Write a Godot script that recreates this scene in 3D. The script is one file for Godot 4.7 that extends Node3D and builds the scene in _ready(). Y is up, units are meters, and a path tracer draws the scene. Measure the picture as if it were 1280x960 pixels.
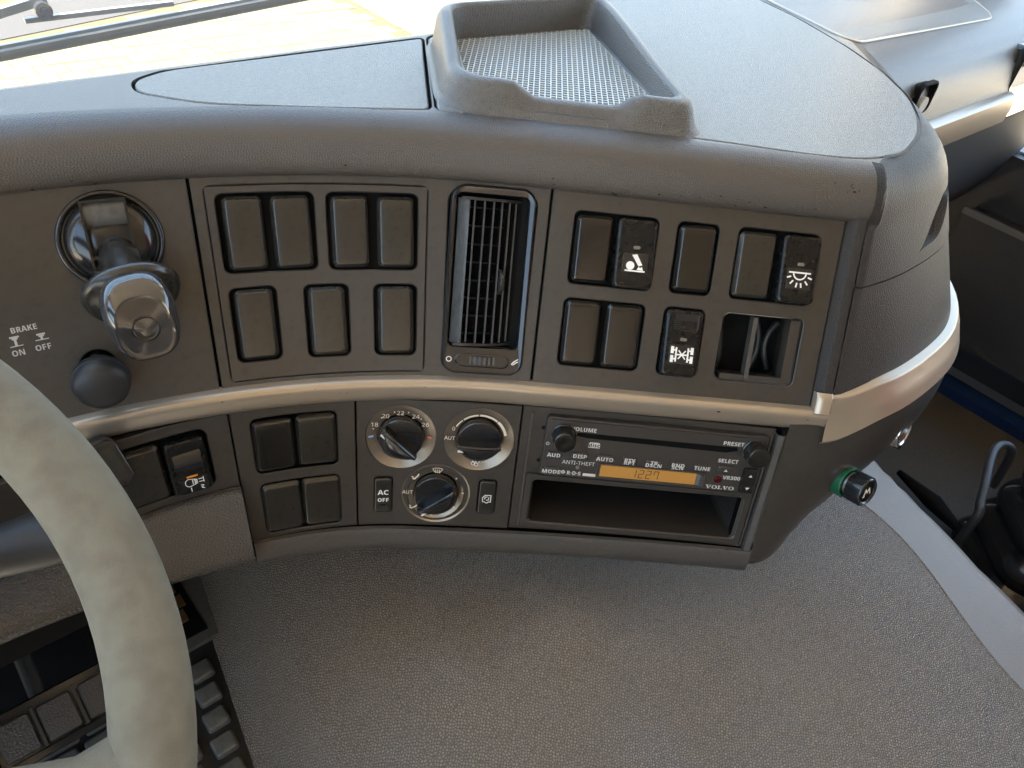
extends Node3D
# A lorry's dashboard seen from the driver's seat. Shapes are written in millimetres (class M scales them), nodes stand in metres.
# The origin is the eye of the photographer; right of the lorry is RT, its nose points to FW.

const RT := Vector3(0.69, 0, -0.7238)
const FW := Vector3(-0.7238, 0, -0.69)

# ------------------------------------------------------------------ mesh builder
class M:
	var p := PackedVector3Array()
	var made: ArrayMesh
	var crease := 38.0
	var wells := []

	func tri(a: Vector3, b: Vector3, c: Vector3) -> void:
		p.append(a); p.append(b); p.append(c)

	func quad(a: Vector3, b: Vector3, c: Vector3, d: Vector3) -> void:
		tri(a, b, c); tri(a, c, d)

	# rings run counter-clockwise seen from the side the loft grows towards
	func loft(rings: Array, first := false, last := false, closed := true) -> void:
		for i in rings.size() - 1:
			var a: PackedVector3Array = rings[i]
			var b: PackedVector3Array = rings[i + 1]
			var n := a.size()
			for j in (n if closed else n - 1):
				var k := (j + 1) % n
				quad(a[j], a[k], b[k], b[j])
		if first: cap(rings[0], true)
		if last: cap(rings[rings.size() - 1], false)

	func cap(r: PackedVector3Array, flip: bool) -> void:
		var c := Vector3()
		for q in r: c += q
		c /= r.size()
		for j in r.size():
			var k := (j + 1) % r.size()
			if flip: tri(c, r[k], r[j])
			else: tri(c, r[j], r[k])

	func box(c: Vector3, s: Vector3, x := Transform3D()) -> void:
		var h := s / 2
		var v := []
		for i in 8: v.append(x * (c + Vector3(h.x * (1 if i & 1 else -1), h.y * (1 if i & 2 else -1), h.z * (1 if i & 4 else -1))))
		quad(v[4], v[5], v[7], v[6]); quad(v[1], v[0], v[2], v[3]); quad(v[5], v[1], v[3], v[7])
		quad(v[0], v[4], v[6], v[2]); quad(v[6], v[7], v[3], v[2]); quad(v[0], v[1], v[5], v[4])

	func tube(path: Array, rad: Variant, n := 12, caps := true) -> void:
		var rings := []
		var side := Vector3()
		for i in path.size():
			var a: Vector3 = path[max(i - 1, 0)]
			var b: Vector3 = path[min(i + 1, path.size() - 1)]
			var t := (b - a).normalized()
			if i == 0: side = t.cross(Vector3.UP if absf(t.y) < 0.9 else Vector3.RIGHT).normalized()
			side = (side - t * side.dot(t)).normalized()
			var up := t.cross(side)
			var rr: float = rad if rad is float or rad is int else rad[i]
			var ring := PackedVector3Array()
			for j in n:
				var g := TAU * j / n
				ring.append(path[i] + (side * cos(g) + up * sin(g)) * rr)
			rings.append(ring)
		loft(rings, caps, caps)

	# profile of (radius, z), from the back to the front
	func lathe(prof: Array, n := 32, last := true, first := false) -> void:
		var rings := []
		for q in prof:
			var ring := PackedVector3Array()
			for j in n:
				var g := TAU * j / n
				ring.append(Vector3(cos(g) * q[0], sin(g) * q[0], q[1]))
			rings.append(ring)
		loft(rings, first, last)

	func grid(nu: int, nv: int, fn: Callable, flip := false) -> void:
		var rows := []
		for i in nu + 1:
			var row := PackedVector3Array()
			for j in nv + 1: row.append(fn.call(float(i) / nu, float(j) / nv))
			rows.append(row)
		for i in nu:
			for j in nv:
				if flip: quad(rows[i][j], rows[i][j + 1], rows[i + 1][j + 1], rows[i + 1][j])
				else: quad(rows[i][j], rows[i + 1][j], rows[i + 1][j + 1], rows[i][j + 1])

	func add(m: M, x: Transform3D) -> void:
		for v in m.p: p.append(x * v)

	func mesh() -> ArrayMesh:
		if made: return made
		var nf := p.size() / 3
		var fn := PackedVector3Array(); fn.resize(nf)
		var un := PackedVector3Array(); un.resize(nf)
		var at := {}
		var keys := PackedInt32Array(); keys.resize(p.size())
		var lists := []
		for f in nf:
			var n := (p[f * 3 + 1] - p[f * 3]).cross(p[f * 3 + 2] - p[f * 3])
			fn[f] = n; un[f] = n.normalized()
			for k in 3:
				var q := Vector3i((p[f * 3 + k] * 250.0).round())
				var id: int = at.get(q, -1)
				if id < 0:
					id = lists.size(); at[q] = id; lists.append(PackedInt32Array())
				keys[f * 3 + k] = id
				lists[id].append(f)
		var lim := cos(deg_to_rad(crease))
		var vv := PackedVector3Array(); vv.resize(p.size())
		var nn := PackedVector3Array(); nn.resize(p.size())
		var uv := PackedVector2Array(); uv.resize(p.size())
		for f in nf:
			for k in 3:
				var s := Vector3()
				for g in lists[keys[f * 3 + k]]:
					if un[g].dot(un[f]) > lim: s += fn[g]
				var o := f * 3 + 2 - k
				vv[o] = p[f * 3 + k] * 0.001
				nn[o] = s.normalized() if s.length_squared() > 1e-12 else Vector3.UP
				uv[o] = Vector2(vv[o].x, vv[o].y)
		var arr := []; arr.resize(Mesh.ARRAY_MAX)
		arr[Mesh.ARRAY_VERTEX] = vv; arr[Mesh.ARRAY_NORMAL] = nn; arr[Mesh.ARRAY_TEX_UV] = uv
		made = ArrayMesh.new()
		if nf: made.add_surface_from_arrays(Mesh.PRIMITIVE_TRIANGLES, arr)
		return made

# ------------------------------------------------------------------ the two curved fascias
class Face:
	var x0 := 0.0
	var z0 := 0.0
	var th0 := 0.0
	var k1 := 0.0
	var k2 := 0.0
	var al := 0.0
	var y0 := 0.0

	func _init(a: Array, lean: float, y: float) -> void:
		x0 = a[0]; z0 = a[1]; th0 = a[2]; k1 = a[3]; k2 = a[4]; al = deg_to_rad(lean); y0 = y

	func heading(s: float) -> float:
		return deg_to_rad(minf(th0 - (k1 if s < 0 else k2) * s * 0.001, 46.4))

	func plan(s: float) -> Vector2:   # x, z of the foot line
		var c := Vector2(x0, z0)
		for i in 16:
			var t := heading(s * (i + 0.5) / 16)
			c += Vector2(cos(t), -sin(t)) * s / 16
		return c

	func at(s: float, v: float, w := 0.0) -> Vector3:
		var c := plan(s)
		var t := heading(s)
		var out := w * cos(al) - v * sin(al)
		return Vector3(c.x + sin(t) * out, y0 + v * cos(al) + w * sin(al), c.y + cos(t) * out)

	func frame(s: float, v: float, w := 0.0) -> Transform3D:
		var t := heading(s)
		var ex := Vector3(cos(t), 0, -sin(t))
		var ez := Vector3(sin(t) * cos(al), sin(al), cos(t) * cos(al))
		return Transform3D(Basis(ex, ez.cross(ex), ez), at(s, v, w) * 0.001)

var FU := Face.new([-1.3, -471.3, 6.291, 92.49, 0.709], 27.713, -400.0)
var FL := Face.new([-76.0, -452.1, 9.224, 148.22, 19.388], 16.168, -421.8)
const UH := 156.4

# the rounded end of the console: heading by arc length, from the right end of the fascia round to the passenger's side
const EH := [[0, 10], [13, 27], [48, 35], [88, 44], [128, 48], [162, 52], [214, 67], [290, 88], [560, 95]]

func e_heading(u: float) -> float:
	for i in EH.size() - 1:
		if u <= EH[i + 1][0]:
			return deg_to_rad(lerpf(EH[i][1], EH[i + 1][1], (u - EH[i][0]) / (EH[i + 1][0] - EH[i][0])))
	return deg_to_rad(95)

var _ep := {}
func e_plan(u: float) -> Vector2:
	if not _ep.has(u):
		var c := Vector2(261, -500)
		for i in 40:
			var t := e_heading(u * (i + 0.5) / 40)
			c += Vector2(cos(t), -sin(t)) * u / 40
		_ep[u] = c
	return _ep[u]

func e_at(u: float, m: float, y: float) -> Vector3:   # m is measured inwards
	var c := e_plan(u)
	var t := minf(e_heading(u), deg_to_rad(6.1 + 0.42 * u))   # the inward direction turns slowly, so that rows do not cross
	return Vector3(c.x - sin(t) * m, y, c.y - cos(t) * m)

func edge_f(r: float) -> float:   # front edge of the dashboard top
	return 596 + 110 * smoothstep(430, 960, r)

func tk(r: float, y: float, f: float) -> Vector3:
	return RT * r + FW * f + Vector3(0, y, 0)

func xz(q: Vector2, y: float) -> Vector3:
	return Vector3(q.x, y, q.y)

# ------------------------------------------------------------------ shapes
func rr(w: float, h: float, r: float, z: float, n := 6, c := Vector2()) -> PackedVector3Array:
	var o := PackedVector3Array()
	r = minf(r, minf(w, h) / 2 - 0.01)
	for k in 4:
		var cx := (w / 2 - r) * (1 if k == 0 or k == 3 else -1)
		var cy := (h / 2 - r) * (1 if k < 2 else -1)
		for i in n + 1:
			var a := (k + float(i) / n) * PI / 2
			o.append(Vector3(c.x + cx + cos(a) * r, c.y + cy + sin(a) * r, z))
	return o

# a body of rounded rectangles: each ring [inset, z]
func pad(w: float, h: float, r: float, rings: Array, n := 6, c := Vector2(), tilt := Vector2()) -> M:
	var m := M.new()
	var l := []
	for q in rings:
		var ring := rr(w - 2 * q[0], h - 2 * q[0], maxf(r - q[0] * 0.6, 0.3), q[1], n, c)
		if tilt != Vector2():
			for i in ring.size(): ring[i].z += ring[i].x * tilt.x + ring[i].y * tilt.y if q[1] > 0.5 else 0.0
		l.append(ring)
	m.loft(l, false, true)
	return m

func holes_pairs(h: Dictionary, grow: float) -> Array:   # [inner, outer] pairs round a hole, the outer one on the hole's cell
	var w: float = h.w + 2 * grow
	var hh: float = h.h + 2 * grow
	var r: float = minf(h.r + grow, minf(w, hh) / 2)
	var big := Vector2(h.w / 2 + 2.2, h.h / 2 + 2.2)
	var n := 8
	var out := []
	for k in 4:
		var sx := 1 if k == 0 or k == 3 else -1
		var sy := 1 if k < 2 else -1
		var c := Vector2((w / 2 - r) * sx, (hh / 2 - r) * sy)
		for i in n + 1:
			var t := float(i) / n
			var a := (k + t) * PI / 2
			var inner := c + Vector2(cos(a), sin(a)) * r
			var corner := Vector2(big.x * sx, big.y * sy)
			var from_x := Vector2(big.x * sx, c.y)
			var from_y := Vector2(c.x, big.y * sy)
			var first := from_x if k % 2 == 0 else from_y
			var lastp := from_y if k % 2 == 0 else from_x
			var outer := first.lerp(corner, 2 * t) if t < 0.5 else corner.lerp(lastp, 2 * t - 1)
			out.append([inner, outer])
		# points along the straight run to the next corner
		var nk := (k + 1) % 4
		var nsx := 1 if nk == 0 or nk == 3 else -1
		var nsy := 1 if nk < 2 else -1
		var ca := (k + 1) * PI / 2
		var p0 := c + Vector2(cos(ca), sin(ca)) * r
		var p1 := Vector2((w / 2 - r) * nsx, (hh / 2 - r) * nsy) + Vector2(cos(ca), sin(ca)) * r
		var steps := int(p0.distance_to(p1) / 9.0)
		for i in steps:
			var q := p0.lerp(p1, (i + 1.0) / (steps + 1))
			out.append([q, Vector2(q.x, big.y * nsy) if k % 2 == 0 else Vector2(big.x * nsx, q.y)])
	return out

# A sheet on a curved fascia between s0..s1 and v0..v1 with holes {s, v, w, h, r, depth}; holes of one row share a band of v.
func plate(f: Face, s0: float, s1: float, v0: float, v1: float, rows: Array, w0 := 0.0, thick := 7.0) -> M:
	var m := M.new()
	var e := 0.55
	var bands := []
	var last := v0 + e
	for row in rows:
		var lo := 1e9
		var hi := -1e9
		for h in row:
			lo = minf(lo, h.v - h.h / 2 - 2.2); hi = maxf(hi, h.v + h.h / 2 + 2.2)
		bands.append([last, lo, []]); bands.append([lo, hi, row]); last = hi
	bands.append([last, v1 - e, []])
	var cell := func(a: float, b: float, lo: float, hi: float) -> void:
		if b - a < 0.01 or hi - lo < 0.01: return
		var n := int((b - a) / 9.0) + 1
		for i in n:
			var x := lerpf(a, b, float(i) / n)
			var y := lerpf(a, b, float(i + 1) / n)
			m.quad(f.at(x, lo, w0), f.at(y, lo, w0), f.at(y, hi, w0), f.at(x, hi, w0))
	for b in bands:
		var x := s0 + e
		for h in b[2]:
			var l: float = h.s - h.w / 2 - 2.2
			var r: float = h.s + h.w / 2 + 2.2
			cell.call(x, l, b[0], b[1])
			cell.call(l, r, b[0], h.v - h.h / 2 - 2.2)
			cell.call(l, r, h.v + h.h / 2 + 2.2, b[1])
			x = r
			var rings := [PackedVector3Array(), PackedVector3Array(), PackedVector3Array(), PackedVector3Array()]
			var bevel: float = h.get("bevel", 0.8)
			var wide := holes_pairs(h, bevel)
			var tight := holes_pairs(h, 0.0)
			for i in wide.size():
				var o: Vector2 = wide[i][1]
				var a: Vector2 = wide[i][0]
				var c: Vector2 = tight[i][0] if i < tight.size() else a
				rings[0].append(f.at(h.s + o.x, h.v + o.y, w0))
				rings[1].append(f.at(h.s + a.x, h.v + a.y, w0))
				rings[2].append(f.at(h.s + c.x, h.v + c.y, w0 - bevel))
				rings[3].append(f.at(h.s + c.x, h.v + c.y, w0 - h.depth))
			m.loft([rings[0], rings[1], rings[2]])
			var well := M.new()
			well.loft([rings[2], rings[3]], false, h.get("floor", true))
			m.wells.append(well)
		cell.call(x, s1 - e, b[0], b[1])
	var edge := []
	for k in 3:
		var o: float = [e, 0.0, 0.0][k]
		var ww: float = w0 - [0.0, e, thick][k]
		var ring := PackedVector3Array()
		var n := int((s1 - s0) / 9) + 1
		for i in n: ring.append(f.at(lerpf(s0 + o, s1 - o, float(i) / n), v0 + o, ww))
		ring.append(f.at(s1 - o, v0 + o, ww))
		for i in n: ring.append(f.at(lerpf(s1 - o, s0 + o, float(i) / n), v1 - o, ww))
		ring.append(f.at(s0 + o, v1 - o, ww))
		edge.append(ring)
	edge.reverse()
	m.loft(edge)
	return m

func hole(s: float, v: float, w: float, h: float, r: float, depth := 6.0) -> Dictionary:
	return {"s": s, "v": v, "w": w, "h": h, "r": r, "depth": depth}

func flat_poly(m: M, pts: PackedVector2Array, z: float, depth: float) -> void:
	if Geometry2D.is_polygon_clockwise(pts): pts.reverse()
	var t := Geometry2D.triangulate_polygon(pts)
	for i in range(0, t.size(), 3):
		var a := pts[t[i]]; var b := pts[t[i + 1]]; var c := pts[t[i + 2]]
		if (b - a).cross(c - a) < 0:
			var q := b; b = c; c = q
		m.tri(Vector3(a.x, a.y, z), Vector3(b.x, b.y, z), Vector3(c.x, c.y, z))
	for i in pts.size():
		var a := pts[i]; var b := pts[(i + 1) % pts.size()]
		m.quad(Vector3(a.x, a.y, z - depth), Vector3(b.x, b.y, z - depth), Vector3(b.x, b.y, z), Vector3(a.x, a.y, z))

func stroke(m: M, pts: Array, width: float, z := 0.1, closed := false, depth := 0.12) -> void:
	var n := pts.size()
	for i in (n if closed else n - 1):
		var a := Vector2(pts[i][0], pts[i][1])
		var b := Vector2(pts[(i + 1) % n][0], pts[(i + 1) % n][1])
		var d := (b - a).normalized() * width / 2
		var s := Vector2(-d.y, d.x)
		flat_poly(m, PackedVector2Array([a - d * 0.6 - s, b + d * 0.6 - s, b + d * 0.6 + s, a - d * 0.6 + s]), z + 0.004 * (i % 2), depth)

func arc(cx: float, cy: float, r: float, a0: float, a1: float, n := 12) -> Array:
	var o := []
	for i in n + 1:
		var a := deg_to_rad(lerpf(a0, a1, float(i) / n))
		o.append([cx + cos(a) * r, cy + sin(a) * r])
	return o

func inset(poly: PackedVector2Array, d: float) -> PackedVector2Array:   # counter-clockwise; positive d goes inwards
	var o := PackedVector2Array()
	var n := poly.size()
	for i in n:
		var a := (poly[i] - poly[(i + n - 1) % n]).normalized()
		var b := (poly[(i + 1) % n] - poly[i]).normalized()
		var na := Vector2(-a.y, a.x)
		var nb := Vector2(-b.y, b.x)
		o.append(poly[i] + (na + nb) * d / maxf(1.0 + na.dot(nb), 0.35))
	return o

func rounded(poly: Array, rads: Array, n := 5) -> PackedVector2Array:
	var o := PackedVector2Array()
	for i in poly.size():
		var p: Vector2 = poly[i]
		var a: Vector2 = (poly[(i + poly.size() - 1) % poly.size()] - p)
		var b: Vector2 = (poly[(i + 1) % poly.size()] - p)
		var r: float = minf(rads[i], minf(a.length(), b.length()) * 0.45)
		var pa := p + a.normalized() * r
		var pb := p + b.normalized() * r
		for k in n + 1:
			var t := float(k) / n
			o.append(pa.lerp(p, t).lerp(p.lerp(pb, t), t))
	return o

func plan_ring(poly: PackedVector2Array, y: float) -> PackedVector3Array:   # poly holds (x, -z)
	var o := PackedVector3Array()
	for q in poly: o.append(Vector3(q.x, y, -q.y))
	return o

# ------------------------------------------------------------------ scene tree
var used := {}
func numbered(n: String) -> String:
	used[n] = used.get(n, -1) + 1
	return n if used[n] == 0 else "%s_%03d" % [n, used[n]]

func thing(called: String, label: String, category: String, x := Transform3D(), group := "", kind := "") -> Node3D:
	var o := Node3D.new()
	o.name = numbered(called)
	o.transform = x
	add_child(o, true)
	o.set_meta("label", label); o.set_meta("category", category)
	if group: o.set_meta("group", group)
	if kind: o.set_meta("kind", kind)
	return o

func part(parent: Node3D, called: String, m: Variant, mat: Material, x := Transform3D(), label := "") -> MeshInstance3D:
	var o := MeshInstance3D.new()
	o.name = called
	o.mesh = m.mesh() if m is M else m
	o.material_override = mat
	o.transform = x
	parent.add_child(o, true)
	if label: o.set_meta("label", label)
	return o

func wpart(parent: Node3D, called: String, m: M, mat: Material, label := "") -> MeshInstance3D:   # a mesh written in the scene's own axes
	return part(parent, called, m, mat, parent.global_transform.affine_inverse(), label)

func panel(t: Node3D, m: M, mt: Material, called := "panel") -> void:   # a fascia sheet and its wells, coloured near-black as painted shade
	wpart(t, called, m, mt)
	for w in m.wells: wpart(t, "switch_well", w, A.well)

func struct(called: String, m: M, mat: Material, label: String, category: String) -> MeshInstance3D:
	var o := part(self, called, m, mat)
	o.set_meta("label", label); o.set_meta("category", category); o.set_meta("kind", "structure")
	return o

func at(x: float, y: float, z := 0.0, turn := 0.0) -> Transform3D:
	return Transform3D(Basis(Vector3.BACK, deg_to_rad(turn)), Vector3(x, y, z) * 0.001)

var fonts := {}
func txt(s: String, height: float, face := "Droid Sans", bold := false, stretch := 1.0) -> TextMesh:
	var key := face + str(bold)
	if not fonts.has(key):
		var f := SystemFont.new()
		f.font_names = PackedStringArray([face])
		if bold: f.font_weight = 700
		fonts[key] = f
	var t := TextMesh.new()
	t.text = s; t.font = fonts[key]; t.font_size = 48; t.depth = 0.00015
	t.pixel_size = height * 0.001 / (48 * 0.715)
	t.curve_step = 1.0
	return t

func write(parent: Node3D, s: String, height: float, x: Transform3D, mat: Material, face := "Droid Sans", bold := false, stretch := 1.0) -> void:
	x.basis = x.basis * Basis.from_scale(Vector3(stretch, 1, 1))
	part(parent, "lettering", txt(s, height, face, bold), mat, x)

# ------------------------------------------------------------------ materials
func worley(px: int, cells: int, sd: int, power: float, stretch := 1.0) -> ImageTexture:   # rounded pebbles with creases between them, tiling
	var rng := RandomNumberGenerator.new(); rng.seed = sd
	var cy := int(cells * stretch)
	var pts := PackedVector2Array()
	var tall := PackedFloat32Array()
	for j in cy:
		for i in cells:
			pts.append(Vector2((i + rng.randf_range(0.08, 0.92)) / cells, (j + rng.randf_range(0.08, 0.92)) / cy))
			tall.append(rng.randf_range(0.72, 1.0))
	var data := PackedByteArray(); data.resize(px * px)
	var sx := float(cells)
	var sy := float(cy)
	for y in px:
		var v := (y + 0.5) / px
		var gy := int(v * cy)
		for x in px:
			var u := (x + 0.5) / px
			var gx := int(u * cells)
			var d1 := 9.0
			var d2 := 9.0
			var tl := 1.0
			for j in 3:
				var yy := gy + j - 1
				var wy := 0.0
				if yy < 0: yy += cy; wy = -1.0
				elif yy >= cy: yy -= cy; wy = 1.0
				for i in 3:
					var xx := gx + i - 1
					var wx := 0.0
					if xx < 0: xx += cells; wx = -1.0
					elif xx >= cells: xx -= cells; wx = 1.0
					var q := pts[yy * cells + xx]
					var dx := (q.x + wx - u) * sx
					var dy := (q.y + wy - v) * sy
					var d := dx * dx + dy * dy
					if d < d1: d2 = d1; d1 = d; tl = tall[yy * cells + xx]
					elif d < d2: d2 = d
			var h := clampf((sqrt(d2) - sqrt(d1)) * 1.5, 0.0, 1.0)
			if power < 0: h = smoothstep(0.0, 0.75, h) * (0.6 + 0.4 * clampf(1.0 - d1 * 1.3, 0, 1))
			else: h = pow(h, power)
			data[y * px + x] = int(255 * h * tl)
	var im := Image.create_from_data(px, px, false, Image.FORMAT_L8, data)
	return ImageTexture.create_from_image(im)

func noise_tex(px: int, freq: float, sd: int, ramp: Array, octaves := 4) -> NoiseTexture2D:
	var n := FastNoiseLite.new()
	n.seed = sd; n.frequency = freq; n.fractal_octaves = octaves; n.noise_type = FastNoiseLite.TYPE_SIMPLEX_SMOOTH
	var t := NoiseTexture2D.new()
	t.width = px; t.height = px; t.seamless = true; t.noise = n
	var g := Gradient.new()
	g.offsets = PackedFloat32Array([0.0, 0.35, 0.65, 1.0]); 
	var cs := PackedColorArray()
	for c in ramp: cs.append(c)
	g.colors = cs
	t.color_ramp = g
	return t

func brushed(px: int, sd: int) -> ImageTexture:
	var rng := RandomNumberGenerator.new(); rng.seed = sd
	var im := Image.create(px, px, false, Image.FORMAT_L8)
	for y in px:
		for x in px: im.set_pixel(x, y, Color(0, 0, 0).lerp(Color.WHITE, rng.randf()))
	return ImageTexture.create_from_image(im)

func lin(r: float, g: float, b: float) -> Color:
	return Color(r, g, b).linear_to_srgb()

func mat(c: Color, rough: float, metal := 0.0) -> StandardMaterial3D:
	var m := StandardMaterial3D.new()
	m.albedo_color = c; m.roughness = rough; m.metallic = metal
	return m

func relief(m: StandardMaterial3D, t: Texture2D, tile_mm: float, depth_mm: float, col: Texture2D = null, rough: Texture2D = null) -> StandardMaterial3D:
	m.uv1_triplanar = true
	m.uv1_scale = Vector3.ONE * 1000.0 / tile_mm
	m.uv1_triplanar_sharpness = 4.0
	if t:
		m.heightmap_enabled = true; m.heightmap_texture = t; m.heightmap_scale = depth_mm * 0.1
	if col: m.albedo_texture = col
	if rough:
		m.roughness_texture = rough; m.roughness_texture_channel = BaseMaterial3D.TEXTURE_CHANNEL_RED
	return m

var A := {}   # materials by name
func make_materials() -> void:
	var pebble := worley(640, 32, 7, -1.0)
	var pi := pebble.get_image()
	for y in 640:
		for x in 640: pi.set_pixel(x, y, Color.WHITE * (0.66 + 0.34 * pi.get_pixel(x, y).r))   # crease shade put into the colour, so pebbles show in flat light
	var crease_shade := ImageTexture.create_from_image(pi)
	var leather := worley(512, 26, 11, 0.45, 1.25)
	var grain := brushed(256, 3)
	var g := func(a: float) -> Color: return Color(a, a, a)
	var smear := noise_tex(512, 0.012, 5, [g.call(0.72), g.call(0.9), g.call(1.0), g.call(0.8)], 5)
	var smear_soft := noise_tex(512, 0.006, 6, [g.call(0.8), g.call(0.9), g.call(1.0), g.call(0.95)], 4)
	var dust := noise_tex(512, 0.02, 9, [g.call(0.78), g.call(0.95), g.call(0.97), g.call(1.0)], 5)
	A.fascia = relief(mat(lin(0.039, 0.0345, 0.0295), 0.35), grain, 90, 0.012, dust)
	A.button = relief(mat(lin(0.011, 0.01, 0.009), 0.2), grain, 90, 0.006, null, smear_soft)
	A.button_old = relief(mat(lin(0.024, 0.0225, 0.019), 0.24), grain, 70, 0.008, dust, smear_soft)
	A.lever = relief(mat(lin(0.02, 0.02, 0.02), 0.3), grain, 90, 0.01)
	A.switch = relief(mat(lin(0.007, 0.007, 0.007), 0.3), grain, 90, 0.004, null, smear)
	A.switch.metallic_specular = 0.36
	A.gloss = relief(mat(lin(0.014, 0.014, 0.015), 0.15), null, 60, 0, null, smear)
	A.polish = relief(mat(lin(0.03, 0.03, 0.032), 0.1), null, 60, 0, null, smear)
	A.polish.metallic_specular = 0.8
	A.well = mat(lin(0.006, 0.006, 0.006), 0.5)  # near-black colour stands in for the shade inside openings
	A.dark = mat(lin(0.008, 0.008, 0.008), 0.6)
	A.dark.metallic_specular = 0.15
	A.well.metallic_specular = 0.1
	A.rubber = relief(mat(lin(0.018, 0.018, 0.019), 0.5), grain, 70, 0.02, dust)
	A.pad = relief(mat(lin(0.058, 0.053, 0.049), 0.33), leather, 46, 0.32)
	A.cap = relief(mat(lin(0.034, 0.0315, 0.03), 0.42), leather, 52, 0.42)
	A.cap.metallic_specular = 0.24
	A.cover = relief(mat(lin(0.16, 0.172, 0.172), 0.38), leather, 44, 0.62, dust)
	A.tray = relief(mat(lin(0.085, 0.082, 0.078), 0.38), leather, 55, 0.5, dust)
	A.knee = relief(mat(lin(0.052, 0.045, 0.039), 0.26), leather, 60, 0.7)
	A.edge = relief(mat(lin(0.06, 0.054, 0.048), 0.42), leather, 40, 0.25, dust)
	A.trim = relief(mat(lin(0.36, 0.305, 0.24), 0.34, 0.6), grain, 140, 0.004)
	A.mat = relief(mat(lin(0.25, 0.209, 0.168), 0.22), pebble, 78, 2.4, crease_shade)
	A.felt = relief(mat(lin(0.19, 0.175, 0.16), 0.34), leather, 60, 0.3)
	A.pass_top = relief(mat(lin(0.1, 0.1, 0.1), 0.36), leather, 46, 0.3, dust)
	A.white = mat(lin(0.72, 0.72, 0.7), 0.6)
	A.radio_print = mat(lin(0.5, 0.5, 0.48), 0.6)
	A.cream = mat(lin(0.7, 0.62, 0.5), 0.6)
	A.grey_print = mat(lin(0.4, 0.4, 0.39), 0.6)
	A.orange = mat(lin(0.8, 0.27, 0.02), 0.5)
	A.blue_mark = mat(lin(0.2, 0.35, 0.6), 0.5)
	A.red_mark = mat(lin(0.6, 0.12, 0.05), 0.5)
	A.tray_floor = relief(mat(lin(0.38, 0.41, 0.41), 0.3), grain, 60, 0.01, dust)
	A.led = mat(lin(0.16, 0.14, 0.11), 0.3)
	A.dish = relief(mat(lin(0.2, 0.17, 0.135), 0.24, 0.6), grain, 60, 0.006)
	A.wiper = relief(mat(lin(0.26, 0.27, 0.28), 0.4, 0.3), grain, 60, 0.01)
	A.chrome = mat(lin(0.6, 0.6, 0.6), 0.22, 1.0)
	A.lens_red = mat(lin(0.05, 0.002, 0.004), 0.15)
	A.green = mat(lin(0.004, 0.075, 0.035), 0.3)
	A.lcd = mat(lin(0.2, 0.1, 0.026), 0.3)
	A.lcd.emission_enabled = true; A.lcd.emission = lin(0.5, 0.24, 0.05); A.lcd.emission_energy_multiplier = 0.03
	A.digit = mat(lin(0.02, 0.012, 0.006), 0.5)
	A.radio_button = relief(mat(lin(0.034, 0.031, 0.028), 0.28), grain, 90, 0.006)
	A.radio = relief(mat(lin(0.032, 0.028, 0.025), 0.42), grain, 90, 0.008, null, smear)
	A.suede = relief(mat(lin(0.14, 0.13, 0.1), 0.85), noise_tex(512, 0.11, 31, [g.call(0.25), g.call(0.45), g.call(0.58), g.call(0.8)], 4), 90, 0.35, noise_tex(512, 0.007, 33, [Color(0.86, 0.84, 0.82), Color(0.92, 0.91, 0.89), Color(0.98, 0.98, 0.96), Color(0.95, 0.94, 0.91)], 6))
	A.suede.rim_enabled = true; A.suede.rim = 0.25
	A.louvre_side = relief(mat(lin(0.065, 0.068, 0.068), 0.4), grain, 70, 0.02, smear)
	A.louvre = mat(lin(0.02, 0.02, 0.02), 0.4)
	A.brass = mat(lin(0.6, 0.4, 0.25), 0.35, 0.9)
	A.glass = mat(Color(0.9, 0.95, 0.95, 0.03), 0.02)
	A.glass.transparency = BaseMaterial3D.TRANSPARENCY_ALPHA
	A.headliner = mat(lin(0.55, 0.5, 0.42), 0.9)
	A.wall = mat(lin(0.42, 0.345, 0.26), 0.85)
	A.wall_grey = mat(lin(0.22, 0.22, 0.225), 0.85)
	A.door = relief(mat(lin(0.035, 0.035, 0.037), 0.55), grain, 80, 0.03, dust)
	A.door_pale = mat(lin(0.12, 0.115, 0.11), 0.7)
	A.seat = relief(mat(lin(0.5, 0.4, 0.29), 0.9), grain, 50, 0.1)
	A.seat_red = relief(mat(lin(0.28, 0.022, 0.016), 0.8), grain, 50, 0.1)
	A.blue = mat(lin(0.003, 0.02, 0.085), 0.5)
	A.floor = relief(mat(lin(0.05, 0.044, 0.036), 0.8), grain, 120, 0.1, dust)
	A.block = relief(mat(lin(0.11, 0.112, 0.105), 0.36), grain, 80, 0.03, dust)
	A.asphalt = relief(mat(lin(0.02, 0.02, 0.021), 0.9), grain, 800, 2.0)
	A.grass = relief(mat(lin(0.085, 0.09, 0.055), 0.95), grain, 900, 20.0)
	A.bed = relief(mat(lin(0.04, 0.032, 0.013), 0.95), grain, 500, 2.0)
	A.sand = relief(mat(lin(0.34, 0.29, 0.21), 0.95), grain, 500, 2.0)
	for i in 4:
		var k: float = [0.9, 1.0, 1.08, 0.97][i]
		A["paver%d" % i] = relief(mat(lin(0.083 * k, 0.071 * k, 0.037 * k), 0.85), grain, 300, 0.6, dust)

# ------------------------------------------------------------------
func _ready() -> void:
	setup_view()
	make_materials()
	cab_shell()
	outside()
	dashboard()
	tray()
	brake_panel()
	left_switches()
	vent()
	right_switches()
	lower_left()
	lower_switches()
	climate()
	radio()
	end_fittings()
	engine_cover()
	driver_side()
	steering_wheel()
	passenger_side()

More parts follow.
